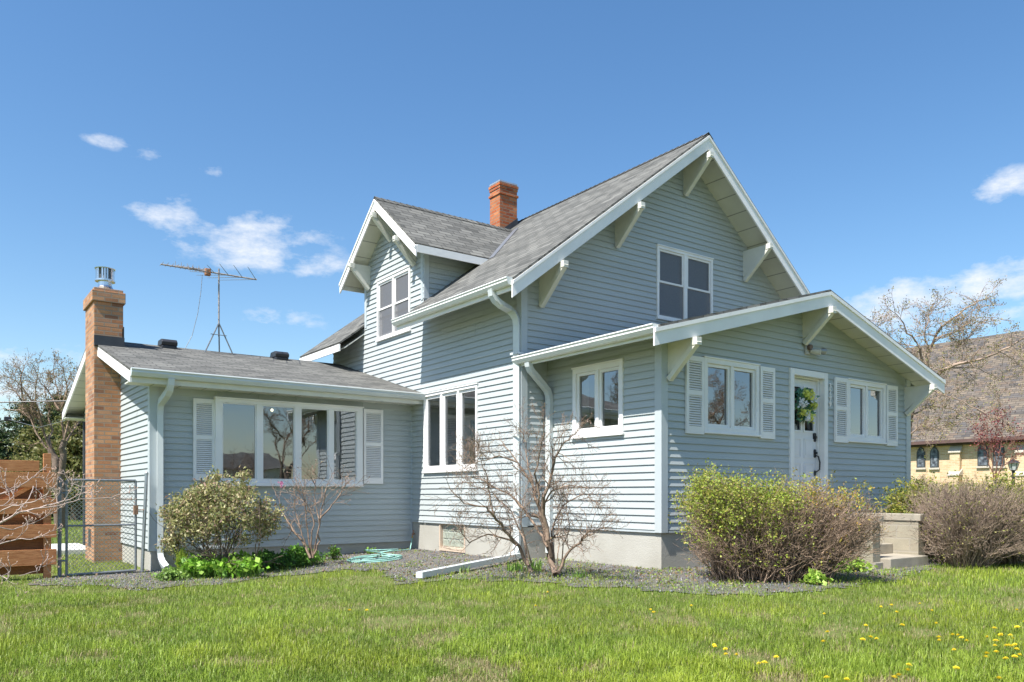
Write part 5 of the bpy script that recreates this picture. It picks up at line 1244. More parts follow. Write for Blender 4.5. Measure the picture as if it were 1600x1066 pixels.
# low green plants in the bed
def blades(root, c, n, h, w, rng, cols, spread=.1, lean=.6, name='leaves'):
    V = []; c = np.array(c); base = c + np.stack([rng.normal(size=n) * spread, rng.normal(size=n) * spread, np.zeros(n)], 1); a = rng.uniform(0, 2 * math.pi, n); l = rng.uniform(.2, 1, n) * lean; hh = h * rng.uniform(.55, 1.15, n)
    o = np.stack([np.cos(a), np.sin(a), 0 * a], 1); s = np.stack([-np.sin(a), np.cos(a), 0 * a], 1); up = np.array([0, 0, 1.])
    k = hh[:, None]; m = base + o * (l * hh * .35)[:, None] + up * k * .62; t = base + o * (l * hh * 1.1)[:, None] + up * k * (1 - .25 * l[:, None]); ww = w * rng.uniform(.7, 1.3, (n, 1))
    V = np.stack([base - s * ww * .3, base + s * ww * .3, m + s * ww * .5, m - s * ww * .5, t], 1).reshape(-1, 3); i = np.arange(n)[:, None] * 5
    fv = np.hstack([i + 0, i + 1, i + 2, i + 3, i + 3, i + 2, i + 4]).ravel(); fn = np.tile([4, 3], n); col = np.array(cols)[rng.integers(0, len(cols), n)] * rng.uniform(.75, 1.25, (n, 1))
    return np_mesh(name, V, fv, fn, M_LEAF, root, np.repeat(col, 5, 0))
def bed_plants():
    rng = np.random.default_rng(77); G1 = [(.20, .42, .035), (.26, .48, .05), (.15, .33, .03), (.32, .50, .08)]; G2 = [(.07, .17, .03), (.10, .23, .04), (.05, .12, .03)]
    def P(px, py): q = onZ(px, py, -.10 if px < 620 else 0); return q.x, q.y, gzf(q.x, q.y) + .01
    T = thing('perennial_plant', 'dense patch of bright green broad leaved plants under the rhododendron bush', 'plant', P(345, 895)); cs = []
    for px in range(292, 402, 5): 
        for py in (898, 893, 887): cs.append(P(px + rng.uniform(-3, 3), py + rng.uniform(-2, 2)))
    q = np.repeat(np.array(cs), 26, 0) + rng.normal(size=(len(cs) * 26, 3)) * [.06, .06, 0]; n = len(q); a = rng.uniform(0, 2 * math.pi, n); h = rng.uniform(.08, .24, n)
    st = [(*q[i], q[i, 0] + .04 * math.cos(a[i]), q[i, 1] + .04 * math.sin(a[i]), q[i, 2] + h[i], .003, .002) for i in range(n)]; seg_mesh('stalks', st, M_LEAF, T, 3, (.16, .30, .05), .3, rng)
    lp = np.array([s[3:6] for s in st]); leaf_mesh('leaves', lp, .085, np.array(G1)[rng.integers(0, 4, n)] * rng.uniform(.7, 1.2, (n, 1)), M_LEAF, T, rng, .1, .75)
    T = thing('fern', 'tall yellow green fern beside the wing downspout', 'fern', P(282, 893)); x, y, z = P(283, 893); segs = []; lv = []
    for i in range(15):
        a = rng.uniform(0, 2 * math.pi); l = rng.uniform(.3, .55); ln = rng.uniform(.05, .2); pr_ = np.array([x + rng.normal() * .03, y + rng.normal() * .03, z])
        for k in range(14):
            t = (k + 1) / 14; q_ = np.array([x + ln * t ** 1.6 * math.cos(a), y + ln * t ** 1.6 * math.sin(a), z + l * t * (1 - .15 * t)]); segs.append((*pr_, *q_, .003, .002)); pr_ = q_
            for s in (-1, 1): 
                wd = .075 * math.sin(math.pi * min(1, t * .9 + .08)); lv.append((q_, q_ + np.array([-math.sin(a) * s * wd, math.cos(a) * s * wd, .012])))
    seg_mesh('stalks', segs, M_LEAF, T, 3, (.3, .4, .08), .2, rng); A = np.array([l[0] for l in lv]); B_ = np.array([l[1] for l in lv]); u = np.array([0, 0, .012]); V = np.stack([A, (A + B_) / 2 + u, B_, (A + B_) / 2 - u], 1).reshape(-1, 3)
    np_mesh('fronds', V, np.arange(len(V)), np.full(len(A), 4), M_LEAF, T, np.repeat(np.array([[.38, .48, .07]]) * rng.uniform(.8, 1.2, (len(A), 1)), 4, 0))
    def clump(name, lab, px, py, rx, n, hgt, cols, size, seed):
        r = np.random.default_rng(seed); T = thing(name, lab, 'plant', P(px, py)); x, y, z = P(px, py); q = np.stack([x + r.normal(size=n) * rx * .5, y + r.normal(size=n) * rx * .4, np.full(n, z)], 1); rr = np.hypot(q[:, 0] - x, q[:, 1] - y) / rx; h = hgt * np.clip(1.1 - rr * .6, .3, 1) * r.uniform(.5, 1.1, n)
        tp = q + np.stack([r.normal(size=n) * .03, r.normal(size=n) * .03, h], 1); seg_mesh('stalks', np.hstack([q, tp, np.full((n, 1), .003), np.full((n, 1), .002)]), M_LEAF, T, 3, (.15, .25, .05), .3, r)
        leaves_at(T, tp, 3, .018, size, cols, r, 'leaves', up=.1, aspect=.7)
    clump('geranium_plant', 'dark green leafy clump right of the bright broad leaved patch', 418, 887, .42, 480, .26, G2 + [(.12, .27, .04)], .06, 1)
    clump('geranium_plant', 'medium green leafy clump at the foot of the small bare shrub', 468, 884, .34, 420, .28, [(.16, .34, .05), (.10, .24, .04), (.22, .42, .06)], .055, 2)
    clump('weed_plant', 'small dark and green weed against the wing foundation left of the hose', 522, 878, .10, 90, .22, [(.10, .24, .04), (.16, .32, .05), (.10, .08, .04)], .045, 3)
    clump('weed_plant', 'light green low clump spreading left of the fern base by the tray', 268, 902, .14, 120, .16, [(.28, .42, .10), (.22, .36, .08)], .05, 4)
    clump('weed_plant', 'green leafy weed growing through the hose coil', 580, 872, .07, 40, .09, [(.22, .40, .06)], .04, 5)
    clump('hosta_plant', 'bright green rosette growing left of the stair foot below the brown bush', 1315, 893, .30, 200, .13, [(.34, .52, .07), (.42, .58, .12)], .08, 6)
    clump('hosta_plant', 'small bright green rosette at the lawn edge before the brown bush', 1272, 915, .09, 50, .12, [(.34, .52, .07), (.42, .58, .12)], .075, 7)
    clump('ground_ivy', 'green and red ground cover at the foot of the twiggy bush', 1470, 872, .35, 200, .07, [(.30, .42, .06), (.20, .30, .05), (.25, .10, .05)], .05, 8)
    for i, (px, py, n, h, lab) in enumerate(((805, 893, 60, .16, 'grass tuft in the bed left of the large bare shrub trunks'), (720, 893, 40, .12, 'small grass tuft beside the lying downspout extension'), (838, 893, 60, .18, 'grass tuft at the foot of the large bare shrub'), (905, 905, 36, .10, 'low pale tuft right of the large bare shrub trunks'))):
        x, y, z = P(px, py); T = thing('grass_tuft', lab, 'grass tuft', (x, y, z)); blades(T, (x, y, z), n, h, .012, rng, [(.17, .32, .05), (.26, .40, .07)], .07)
bed_plants()

# ------------------------------------------------------------------ trees
def right_tree():
    rng = np.random.default_rng(41); d0 = 19.5; p = at(1405, 800, d0); T = thing('bare_tree', 'leafless crooked tree rising behind the right end of the porch', 'tree', (p.x, p.y, 0)); ts = []; segs = []; tips = []
    tr = pxpath([(1404, 830), (1408, 740), (1414, 690), (1418, 654), (1424, 632)], d0); tr[0][2] = -.1; dm = []
    limb(ts, dm, tr, .17, .10, rng, 0, .01, 0)
    seg_mesh('trunk', ts, M_BARK, T, 8, (1, 1, 1), .05, rng)
    for pts, a, b_, dd in (([(1424, 632), (1440, 610), (1458, 590), (1475, 578), (1500, 568), (1530, 562), (1565, 547), (1600, 528)], .08, .02, -1.5), ([(1440, 612), (1448, 580), (1452, 548), (1470, 512), (1500, 490), (1530, 470), (1548, 458)], .07, .012, 1),
                           ([(1440, 612), (1442, 570), (1432, 535), (1412, 505), (1396, 488)], .05, .01, -1), ([(1424, 640), (1440, 618), (1460, 611), (1490, 622), (1530, 640), (1560, 652)], .035, .008, -1.5), ([(1421, 650), (1455, 634), (1490, 640), (1520, 656)], .03, .008, .8),
                           ([(1416, 685), (1440, 664), (1475, 674)], .03, .008, -1), ([(1466, 583), (1495, 574), (1530, 576), (1570, 596)], .03, .008, 1.2), ([(1452, 548), (1445, 520), (1450, 495), (1462, 478)], .03, .008, 0), ([(1430, 600), (1410, 560), (1385, 540), (1370, 520)], .04, .008, .5),
                           ([(1500, 568), (1505, 545), (1502, 530)], .02, .006, .2), ([(1460, 530), (1490, 520), (1515, 505), (1530, 495)], .02, .006, -.6), ([(1560, 549), (1580, 560), (1600, 575)], .02, .006, .4)):
        limb(segs, tips, pxpath(pts, d0, dd, rng, .1), a * .72, b_ * .7, rng, 13, .36, 2, spread=1.2, rmin=.0038, start=.15, wig=.25, grav=.01, nseg=4, ratio=.62)
    seg_mesh('branches', segs, M_TWIG, T, 4, (.98, .88, .84), .35, rng); leaves_at(T, np.array(tips), 3, .03, .04, [(.30, .22, .14), (.34, .30, .10), (.24, .26, .08)], rng, 'buds')
right_tree()

def left_trees():
    rng = np.random.default_rng(51); d0 = 29.; p = at(88, 790, d0); T = thing('bare_tree', 'tall leafless tree with forked limbs behind the wooden fence at left', 'tree', (p.x, p.y, 0)); ts = []; tips = []; segs = []
    a0 = pxpath([(95, 800), (93, 755), (88, 722), (80, 705)], d0); a0[0][2] = -.2; limb(ts, [], a0, .20, .11, rng, 0, .01, 0); b0 = pxpath([(93, 752), (98, 722), (100, 690)], d0); limb(ts, [], b0, .14, .09, rng, 0, .01, 0); seg_mesh('trunk', ts, M_BARK, T, 8, (.8, .75, .7), .05, rng)
    for pts in ([(80, 705), (68, 675), (55, 640), (42, 615), (25, 595), (5, 585)], [(60, 655), (45, 640), (30, 620), (15, 600)], [(68, 675), (60, 640), (56, 610), (60, 580)], [(100, 690), (98, 650), (92, 620), (85, 590), (84, 572)], [(92, 640), (75, 610), (62, 595)],
                [(86, 714), (66, 690), (48, 655), (30, 640), (12, 640)], [(100, 690), (110, 650), (112, 615), (118, 590)], [(48, 655), (35, 620), (32, 590), (38, 572)], [(95, 640), (105, 610), (100, 580)], [(80, 700), (78, 660), (75, 630), (70, 600)], [(100, 700), (120, 665), (130, 640)]):
        limb(segs, tips, pxpath(pts, d0, rng.uniform(-2, 2), rng, .15), .050, .010, rng, 11, .42, 2, spread=.9, rmin=.005, start=.2, wig=.18, grav=.05, nseg=4)
    seg_mesh('branches', segs, M_TWIG, T, 3, (.85, .72, .66), .3, rng); leaves_at(T, np.array(tips), 1, .05, .06, [(.28, .24, .12)], rng, 'buds')
    def evergreen(name, lab, px, d, ytop, w, cols, n, seed, droop=.35, basez=.5):
        r = np.random.default_rng(seed); p = at(px, 790, d); zt = at(px, ytop, d).z; T = thing(name, lab, 'tree', (p.x, p.y, 0)); b = MB(); b.tube([(p.x, p.y, -.2), (p.x, p.y, zt * .5), (p.x, p.y, zt * .97)], [.22, .15, .02], 8); b.build('trunk', M_BARK, T)
        nb = int(n / 60); seg = []; pts = []
        for i in range(nb):
            z = basez + (zt - basez) * r.random() ** 1.15; f = 1 - z / zt; L_ = w * (f ** .75 + .06) * r.uniform(.6, 1.15); a = r.uniform(0, 2 * math.pi); o = np.array([p.x, p.y, z]); e = o + np.array([math.cos(a) * L_, math.sin(a) * L_, -droop * L_ * r.uniform(.2, 1)])
            seg.append((*o, *e, .03, .008)); t = r.random(60) ** .6; q = o + (e - o) * t[:, None] + r.normal(size=(60, 3)) * np.array([.22, .22, .12]) * (.4 + .5 * t[:, None]); pts.append(q)
        seg_mesh('limbs', seg, M_TWIG, T, 3, (.5, .42, .36), .3, r); pts = np.vstack(pts); m = len(pts); col = np.array(cols)[r.integers(0, len(cols), m)] * r.uniform(.6, 1.3, (m, 1)); leaf_mesh('crown', pts, .17, col, M_LEAF, T, r, .0, .45)
    DG = [(.050, .085, .030), (.075, .115, .035), (.035, .065, .028)]; YG = [(.20, .21, .06), (.15, .17, .05), (.24, .22, .08)]
    evergreen('cedar_tree', 'spreading dark green cedar behind the fence at the left edge', 40, 42, 632, 4.2, DG, 15000, 1)
    evergreen('cedar_tree', 'dark green cedar seen through the bare tree, nearest the wing', 88, 44, 618, 2.6, DG + YG[:1], 13000, 2)
    evergreen('cedar_tree', 'low dark green cedar with wide skirts cut off by the left edge', -15, 40, 665, 3.4, DG, 9000, 3)
    evergreen('young_tree', 'yellow green budding tree between the bare tree and the brick chimney', 118, 36, 650, 2.6, YG, 11000, 4, -.3)
    evergreen('young_tree', 'yellow green budding tree low behind the fence boards', 60, 37, 668, 2.4, YG, 8000, 5, -.3)
    evergreen('young_tree', 'yellow green budding tree behind the gate left of the brick chimney', 142, 44, 668, 3.0, YG, 6000, 6, -.3)
    # far wooded edge, read as one mass
    r = np.random.default_rng(6); n = 26000; ang = r.uniform(R(70), R(160), n); rad = r.uniform(85, 110, n); h = r.random(n) ** .8 * (4.5 + 2.5 * vnoise(ang * 30, rad * 0, 3)); P = np.stack([np.cos(ang) * rad, np.sin(ang) * rad, h], 1)
    c = np.array([[.10, .12, .06], [.16, .15, .09], [.07, .09, .05]])[r.integers(0, 3, n)] * r.uniform(.7, 1.2, (n, 1)); tag(leaf_mesh('woodland', P, .9, c, M_LEAF, None, r, .2, .7), 'distant strip of mixed woodland along the horizon behind the fence', 'woodland', kind='stuff')
left_trees()

def red_tree():
    rng = np.random.default_rng(61); d0 = 25.; p = at(1553.5, 800, d0); T = thing('red_leaf_tree', 'young slender tree with small dark red leaves before the church windows', 'tree', (p.x, p.y, 0)); ts = []; segs = []; tips = []
    a0 = pxpath([(1553.5, 815), (1553.5, 780), (1554, 752)], d0); a0[0][2] = -.1; limb(ts, [], a0, .045, .035, rng, 0, .01, 0); seg_mesh('trunk', ts, M_BARKG, T, 6, (1, .95, .9), .05, rng)
    for pts in ([(1554, 755), (1551, 725), (1545, 690), (1540, 668)], [(1554, 752), (1555, 715), (1556, 680), (1554, 655)], [(1554, 758), (1562, 735), (1572, 705), (1580, 690)], [(1554, 752), (1560, 715), (1566, 685), (1568, 665)], [(1553, 745), (1545, 715), (1535, 690), (1530, 680)], [(1555, 748), (1568, 728), (1580, 718)]):
        limb(segs, tips, pxpath(pts, d0, rng.uniform(-.4, .4), rng, .06), .022, .006, rng, 9, .38, 1, spread=.8, rmin=.004, start=.3, grav=.08)
    seg_mesh('branches', segs, M_TWIG, T, 3, (.8, .5, .45), .3, rng); tips = np.array(tips); hi = tips[tips[:, 2] > EYE + 70 / FPX * d0]; lo = tips[tips[:, 2] <= EYE + 70 / FPX * d0]
    cols = [(.22, .05, .055), (.30, .09, .08), (.16, .04, .05)]; leaves_at(T, hi, 7, .09, .06, cols, rng, 'crown'); leaves_at(T, lo, 3, .07, .06, cols + [(.35, .15, .10)], rng, 'lower_leaves')
red_tree()

def magnolia():
    rng = np.random.default_rng(71); d0 = 7.6; p = at(-190, 800, d0); T = thing('magnolia_tree', 'pale budding magnolia branches reaching in from the left before the fence', 'tree', (p.x, p.y, gzf(p.x, p.y))); ts = []; segs = []; tips = []
    a0 = pxpath([(-190, 960), (-180, 900), (-160, 850)], d0); a0[0][2] = -.2; limb(ts, [], a0, .07, .05, rng, 0, .01, 0); seg_mesh('trunk', ts, M_BARKG, T, 8, (1.2, 1.1, 1.1), .05, rng)
    for pts, r_ in (([(-160, 850), (-90, 840), (-30, 832), (10, 812), (32, 800), (62, 794), (90, 786), (118, 776), (138, 768)], .022), ([(-150, 850), (-70, 800), (-20, 778), (8, 770), (28, 762), (48, 748), (56, 742)], .015), ([(-140, 850), (-60, 858), (0, 850), (30, 842), (48, 843), (74, 833)], .013),
                    ([(20, 806), (45, 780), (52, 760), (70, 775), (80, 783)], .008), ([(-30, 832), (0, 800), (20, 790), (50, 785), (75, 772), (78, 762)], .010), ([(62, 794), (95, 790), (125, 780), (165, 778), (190, 772)], .007), ([(-10, 822), (20, 828), (50, 818), (85, 800)], .008), ([(-60, 900), (-10, 895), (12, 905), (16, 892)], .008), ([(30, 900), (55, 893), (62, 888), (68, 880)], .005),
                    ([(-80, 800), (-30, 790), (5, 790), (22, 775), (8, 752)], .008), ([(80, 784), (92, 770), (88, 752), (92, 745)], .006), ([(100, 783), (112, 765), (108, 752)], .006)):
        limb(segs, tips, pxpath(pts, d0, rng.uniform(-.5, .5), rng, .02), r_ * .72, .0028, rng, 4, .13, 1, spread=1.0, rmin=.0020, start=.35, wig=.22, grav=.05, nseg=4)
    seg_mesh('branches', segs, M_TWIGL, T, 5, (.9, .82, .80), .15, rng)
    tips = np.array(tips); b = MB()
    for t in tips[rng.random(len(tips)) < .8]:
        l = rng.uniform(.012, .026); b.tube([t, t + Vector((rng.normal() * .004, 0, l * .4)), t + Vector((rng.normal() * .006, 0, l))], [.003, .006, .0015], 5)
    tag(b.build('buds', mat('magnolia_bud', (.50, .34, .26), .8, .15, 30), T), kind='stuff')
magnolia()

# power lines far left
def wires():
    w = thing('overhead_wire', 'thick overhead cable crossing the sky behind the bare tree at left', 'cable', tuple(at(-60, 629, 24)))
    a, b_ = at(-400, 634, 24), at(140, 626, 26); MB().tube([a, (a + b_) / 2 + Vector((0, 0, -.03)), b_], .022, 5).build('line', M_BLACK, w)
    for k, (y0, y1, lab) in enumerate(((587, 591, 'topmost thin overhead wire crossing the sky at far left'), (603, 605, 'lower thin overhead wire crossing the sky at far left'))):
        w = thing('overhead_wire', lab, 'cable', tuple(at(-60, y0, 40))); MB().tube([at(-500, y0, 40), at(160, y1, 44)], .014, 4).build('line', M_STEELD, w)
    w = thing('service_wire', 'thin service cable with an insulator running to the wing gable at left', 'cable', tuple(at(12, 655, 20))); b = MB(); b.tube([at(-200, 700, 24), at(12, 655, 20)], .009, 4); b.tube([at(12, 655, 20), at(60, 668, 19), (WX0, 20.6, 2.75)], .006, 4); b.build('line', M_STEELD, w); q = at(12, 655, 20); b = MB(); b.box(q.x - .08, q.x + .08, q.y - .05, q.y + .05, q.z - .06, q.z + .06); b.build('insulator', M_BLACK, w, bevel=.02)
wires()

# ------------------------------------------------------------------ lawn grass
def foot(x, y, m=.0):   # ground covered by house, steps
    return ((x > XP - m) & (x < XPR + m) & (y > YP - m) & (y < YM + 1)) | ((x > XM - m) & (x < XMR + m) & (y > YM - m) & (y < YMB)) | ((x > XW - m) & (x < XM) & (y > YW - m) & (y < YWB)) | ((x > 2.38) & (x < 2.9) & (y > 16.2) & (y < 17.3)) | ((x > 10.7) & (x < 12.3) & (y > 5.9) & (y < YP)) | ((x > 16.5) & (x < 17.9))
def grass():
    rng = np.random.default_rng(101); N = 760000
    u = rng.random(N); d = 3.5 * (60 / 3.5) ** (u ** 1.75); s = rng.uniform(-.86, .86, N)
    x = d * (FW[0] + s * RT[0]); y = d * (FW[1] + s * RT[1])
    wob = .45 * (vnoise(x * 2.3, y * 2.3, 5) - .5) + .30 * (vnoise(x * 8, y * 8, 6) - .5) + .10 * rng.normal(size=N)
    dep = sum(in_poly(x + wob * .6 - FW[0] * o_, y + wob * .6 - FW[1] * o_, BED).astype(float) for o_ in (-.05, .12, .3, .55, .9, 1.3)) / 6
    inb = rng.random(N) < np.where(dep > .99, 1, dep * (.45 + 1.0 * vnoise(x * 5, y * 5, 71))); dist_w = np.clip(1 - np.abs(np.hypot(x - 7.3, y - 8.3)) / 3.6, 0, 1)      # weeds creep into the bed round the bare shrub
    k = ~(inb & (rng.random(N) > .03 + (.10 + .60 * dist_w) * (vnoise(x * 3.4, y * 3.4, 12) * .6 + vnoise(x * 9, y * 9, 13) * .4 > .56 - .10 * dist_w))) & ~foot(x, y)
    x, y, d, s = x[k], y[k], d[k], s[k]; n = len(x)
    big = vnoise(x * .9, y * .9, 21); mid = vnoise(x * 3.1, y * 3.1, 22); sm = vnoise(x * 9, y * 9, 23)
    bare = (vnoise(x * 2.6 + 40, y * 2.6, 31) * .65 + vnoise(x * 7, y * 7, 32) * .35) ; straw_p = np.clip((bare - .55) * 5, 0, .85) + .09
    k = rng.random(n) > np.clip((bare - .66) * 4, 0, .75); x, y, d, big, mid, sm, straw_p = [q[k] for q in (x, y, d, big, mid, sm, straw_p)]; n = len(x)
    h = (.026 + .050 * rng.random(n) ** 1.4) * (.6 + .6 * mid + .45 * sm) * (.8 + .4 * big); straw = rng.random(n) < straw_p; h = np.where(straw, h * .7, h)
    w = np.clip(.00125 * d / 3.5 * 1.15, .0030, .03) * rng.uniform(.7, 1.3, n); h = h * np.clip(1 + (d - 9) * .02, 1, 1.6)
    a = rng.uniform(0, 2 * math.pi, n); ln = rng.uniform(.1, 1.0, n) ** 1.2 * 1.05; z = gz(x, y)
    o = np.stack([np.cos(a), np.sin(a), 0 * a], 1); b_ang = a + math.pi / 2 + rng.normal(size=n) * .5; sd_ = np.stack([np.cos(b_ang), np.sin(b_ang), 0 * a], 1); base = np.stack([x, y, z - .003], 1)
    m = base + o * (ln * h * .30)[:, None]; m[:, 2] += h * .6; t = base + o * (ln * h * .95)[:, None]; t[:, 2] += h * (1 - .38 * ln); W = w[:, None]
    V = np.stack([base - sd_ * W * .5, base + sd_ * W * .5, m + sd_ * W * .42, m - sd_ * W * .42, t], 1).reshape(-1, 3); i = np.arange(n)[:, None] * 5
    fv = np.hstack([i, i + 1, i + 2, i + 3, i + 3, i + 2, i + 4]).ravel(); fn = np.tile([4, 3], n)
    c0 = np.array([.082, .152, .014]); c1 = np.array([.280, .358, .045]); f = np.clip(.38 * mid + .35 * sm + .55 * rng.random(n) - .15, 0, 1)[:, None]
    col = c0 * (1 - f) + c1 * f; col = col * (.72 + .42 * big[:, None] + .26 * sm[:, None]); yel = (vnoise(x * 1.3 + 7, y * 1.3, 41) > .6)[:, None]; col = np.where(yel, col * [1.12, 1.04, .9], col)
    st = np.array([.36, .30, .15]) * rng.uniform(.6, 1.15, (n, 1)); col = np.where(straw[:, None], st, col); C5 = np.repeat(col, 5, 0)
    o_ = np_mesh('lawn_grass', V, fv, fn, M_GRASS, None, C5); tag(o_, 'short bright green spring lawn with thin straw coloured patches', 'grass', kind='stuff')
grass()

# dandelions
def dandelions():
    b = MB(); 
    px = [(573, 951), (545, 950), (838, 946), (856, 925), (925, 872), (1014, 951), (1021, 957), (1117, 1004), (1120, 1008), (1135, 1010), (1137, 1021), (1152, 1022), (1192, 1034), (1215, 1025), (1194, 1035), (1289, 957), (1296, 985), (1346, 995), (1352, 974), (1357, 991), (1368, 995), (1372, 994), (1374, 945), (1392, 943), (1399, 953), (1408, 974), (1410, 975),
          (1464, 971), (1466, 1000), (1468, 993), (1492, 990), (1494, 1015), (1504, 995), (1510, 1001), (1545, 993), (1553, 981), (1554, 1008), (1556, 1000), (1557, 1017), (1563, 989), (1566, 991), (1572, 1006), (1575, 1008), (1579, 1009), (1580, 992), (1583, 996), (1588, 951), (1590, 1005), (1592, 979), (1598, 970), (1539, 1027), (1543, 1022), (1574, 1030), (1584, 1025), (1586, 1026), (1590, 1022), (1417, 1039), (1420, 1047), (1406, 1055), (1393, 1057), (1494, 1043), (1321, 1061), (1294, 1058), (1561, 1062), (1585, 1014), (1454, 951), (1440, 941), (1288, 1000), (1083, 946), (1500, 991)]
    rng = np.random.default_rng(8); pm = mat('petal_yellow', (.80, .62, .02), .6, .1, 30, transl=.2); sm_ = mat('dandelion_stalk', (.20, .30, .07), .6, .1, 30)
    for ring, (n, r_, z) in enumerate(((18, .019, .0), (15, .014, .005), (9, .008, .009))):
        for k in range(n):
            a = 2 * math.pi * (k + .5 * ring) / n; a1 = a - .17; a2 = a + .17
            b.add([(0, 0, z - .004), (r_ * .8 * math.cos(a1), r_ * .8 * math.sin(a1), z + .002), (r_ * math.cos(a), r_ * math.sin(a), z + .003), (r_ * .8 * math.cos(a2), r_ * .8 * math.sin(a2), z + .002)], [(0, 1, 2, 3)])
    x, y = onZ(*px[0]).x, onZ(*px[0]).y; lab = 'right one of two dandelions in the lawn below the hose coil'
    T0 = thing('dandelion', lab, 'dandelion', (x, y, gzf(x, y)), 'dandelions in the lawn'); 
    fl = b.build('flower_head', pm); fl.parent = T0; fl.location = (0, 0, .062); s = MB(); s.tube([(0, 0, -.01), (.003, 0, .03), (0, 0, .06)], .0022, 5); st = s.build('stalk', sm_); st.parent = T0
    first = True
    for q in px:
        p = onZ(q[0], q[1] + 2, .055); g = gzf(p.x, p.y)
        if first: T0.location = (p.x, p.y, g); first = False; continue
        r = T0.copy(); C.objects.link(r); r.location = (p.x, p.y, g - rng.uniform(0, .012)); r.rotation_euler = (rng.normal() * .15, rng.normal() * .15, rng.uniform(0, 6)); sc = rng.uniform(.75, 1.15); r.scale = (sc, sc, 1)
        x_, y_ = q
        if y_ < 880: r['label'] = 'yellow dandelion flower in the gravel bed right of the large bare shrub'
        elif x_ == 545: r['label'] = 'left one of two dandelions in the lawn below the hose coil'
        elif x_ in (838, 856): r['label'] = 'lone dandelion in the lawn below the bare shrub, ' + ('nearer the camera' if x_ == 838 else 'nearer the bed')
        elif x_ < 1030: r['label'] = 'one of two dandelions in the lawn below the porch corner'
        elif x_ < 1240: r['label'] = 'yellow dandelion in the lawn in front of the brown twiggy bush'
        elif x_ >= 1536: r['label'] = 'yellow dandelion in the dense cluster at the right edge of the lawn'
        elif x_ < 1330 and y_ > 980: r['label'] = 'yellow dandelion between the bush and the lower edge of the lawn'
        elif x_ < 1330: r['label'] = 'lone yellow dandelion in the lawn just below the hosta rosette'
        elif y_ > 1030: r['label'] = 'yellow dandelion near the lower edge, left of the dense cluster'
        elif x_ < 1420: r['label'] = 'yellow dandelion in the loose group in front of the stairs'
        else: r['label'] = 'yellow dandelion in the lawn left of the dense cluster'
        for ch in (fl, st): c = ch.copy(); C.objects.link(c); c.parent = r
dandelions()

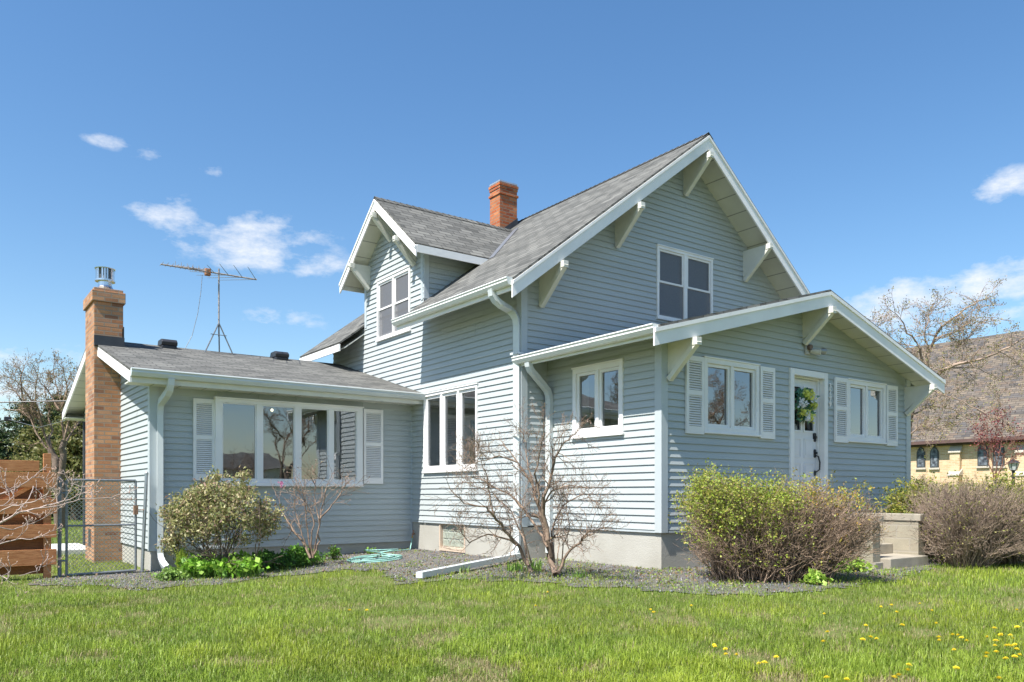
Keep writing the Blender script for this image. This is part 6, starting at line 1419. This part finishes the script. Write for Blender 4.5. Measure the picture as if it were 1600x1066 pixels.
# ------------------------------------------------------------------ across the street (seen mirrored in the windows)
def dup(root, loc, rz, label, group=None, sc=1.0):
    r = root.copy(); C.objects.link(r); r.location = loc; r.rotation_euler = (0, 0, rz); r.scale = (sc,) * 3; r['label'] = label
    if group: r['group'] = group
    for ch in root.children:
        c = ch.copy(); C.objects.link(c); c.parent = r
    return r
def across():
    tall = [o for o in bpy.data.objects if o.get('label') == 'tall leafless tree with forked limbs behind the wooden fence at left'][0]
    ced = [o for o in bpy.data.objects if o.get('label') == 'dark green cedar seen through the bare tree, nearest the wing'][0]
    for i, (x, y, a, sc) in enumerate(((21, -4, 1, .95), (26, -9, 2.2, 1.15), (33, -7, 3.6, 1.2), (13.5, -9, 4.1, .9), (-7, 24, .5, 1.0), (-3, 30, 2.5, 1.1), (38, -17, 5, 1.3), (30, -20, .3, 1.2), (19.5, -8.5, 2.9, 1.1))):
        dup(tall, (x, y, -.1), a, 'leafless street tree %s, outside the picture' % ('nearest the porch steps', 'second from the porch steps', 'beside the church walk', 'opposite the bare corner shrub', 'left of the lawn by the fence', 'farthest back beyond the fence', 'beyond the church gable', 'on the far side of the street', 'at the near kerb')[i], 'street trees around the house', sc)
    for x, y, sc, w_ in ((24, -24, .9, 'right of the neighbour house'), (9, -26, .7, 'left of the neighbour house'), (45, -14, 1.0, 'by the church corner'), (34, -30, 1.0, 'farthest down the street')): dup(ced, (x, y, 0), x, 'dark green cedar across the street, ' + w_, 'cedars across the street', sc)
    H = thing('neighbour_house', 'low white house with grey roof across the street mirrored in the picture window', 'house', (14, -30, 0))
    b = MB(); b.box(8, 21, -38, -30, -.2, 3.0); b.build('wall', M_WHITE, H)
    b = MB(); b.prism([(7.5, -29.3, 2.9), (7.5, -34, 4.3), (7.5, -38.7, 2.9)], (14, 0, 0)); b.build('roof', M_SHIN, H)
    for x in (9.5, 12.5, 17.5): b = MB(); b.box(x, x + 1.4, -30, -29.95, 1.0, 2.2); b.build('window', M_BLACK, H)
    b = MB(); b.box(15.2, 16.2, -30, -29.95, 0, 2.1); b.build('door', M_FENCE, H)
across()
slab_strip('street', -60, 60, -22, -15, .02, mat('asphalt', (.05, .05, .052), .9, .15, 8, .4, 60))

# mat of low weeds and leaf litter in the bed
def bed_litter():
    rng = np.random.default_rng(303); n = 60000; x = rng.uniform(1, 15.5, n); y = rng.uniform(5, 13.6, n); k = in_poly(x, y, BED) & ~foot(x, y, .02); x, y = x[k], y[k]
    f = vnoise(x * 2.2, y * 2.2, 51) * .55 + vnoise(x * 6, y * 6, 52) * .45; near = np.clip(1 - np.abs(np.hypot(x - 7.6, y - 7.6)) / 3.2, 0, 1)
    k = rng.random(len(x)) < np.clip((f - .50 + .14 * near) * 3.0, 0, .9); x1, y1 = x[k], y[k]; P = np.stack([x1, y1, gz(x1, y1) + .018 + .02 * rng.random(len(x1))], 1)
    c = np.array([[.22, .34, .05], [.30, .40, .08], [.15, .25, .04], [.34, .34, .10]])[rng.integers(0, 4, len(x1))] * rng.uniform(.7, 1.2, (len(x1), 1))
    tag(leaf_mesh('ground_cover', P, .026, c, M_LEAF, None, rng, .35, .7), 'low green weeds creeping through the gravel bed', 'weeds', kind='stuff')
    k = rng.random(len(x)) < .045 + .38 * np.exp(-((x - 8.4) ** 2 + (y - 6.5) ** 2) / .9) + .25 * np.exp(-((x - 6.9) ** 2 + (y - 8.4) ** 2) / .5) + .2 * np.exp(-((x - 5.3) ** 2 + (y - 9.3) ** 2) / .8); x2, y2 = x[k], y[k]
    P = np.stack([x2, y2, gz(x2, y2) + .017 + .012 * rng.random(len(x2))], 1); c = np.array([[.30, .19, .11], [.40, .28, .17], [.20, .12, .07], [.45, .36, .24]])[rng.integers(0, 4, len(x2))] * rng.uniform(.6, 1.2, (len(x2), 1))
    tag(leaf_mesh('leaf_litter', P, .038, c, M_LEAF, None, rng, -.1, .6), 'dry brown leaves and twigs scattered under the bushes', 'leaf litter', kind='stuff')
bed_litter()
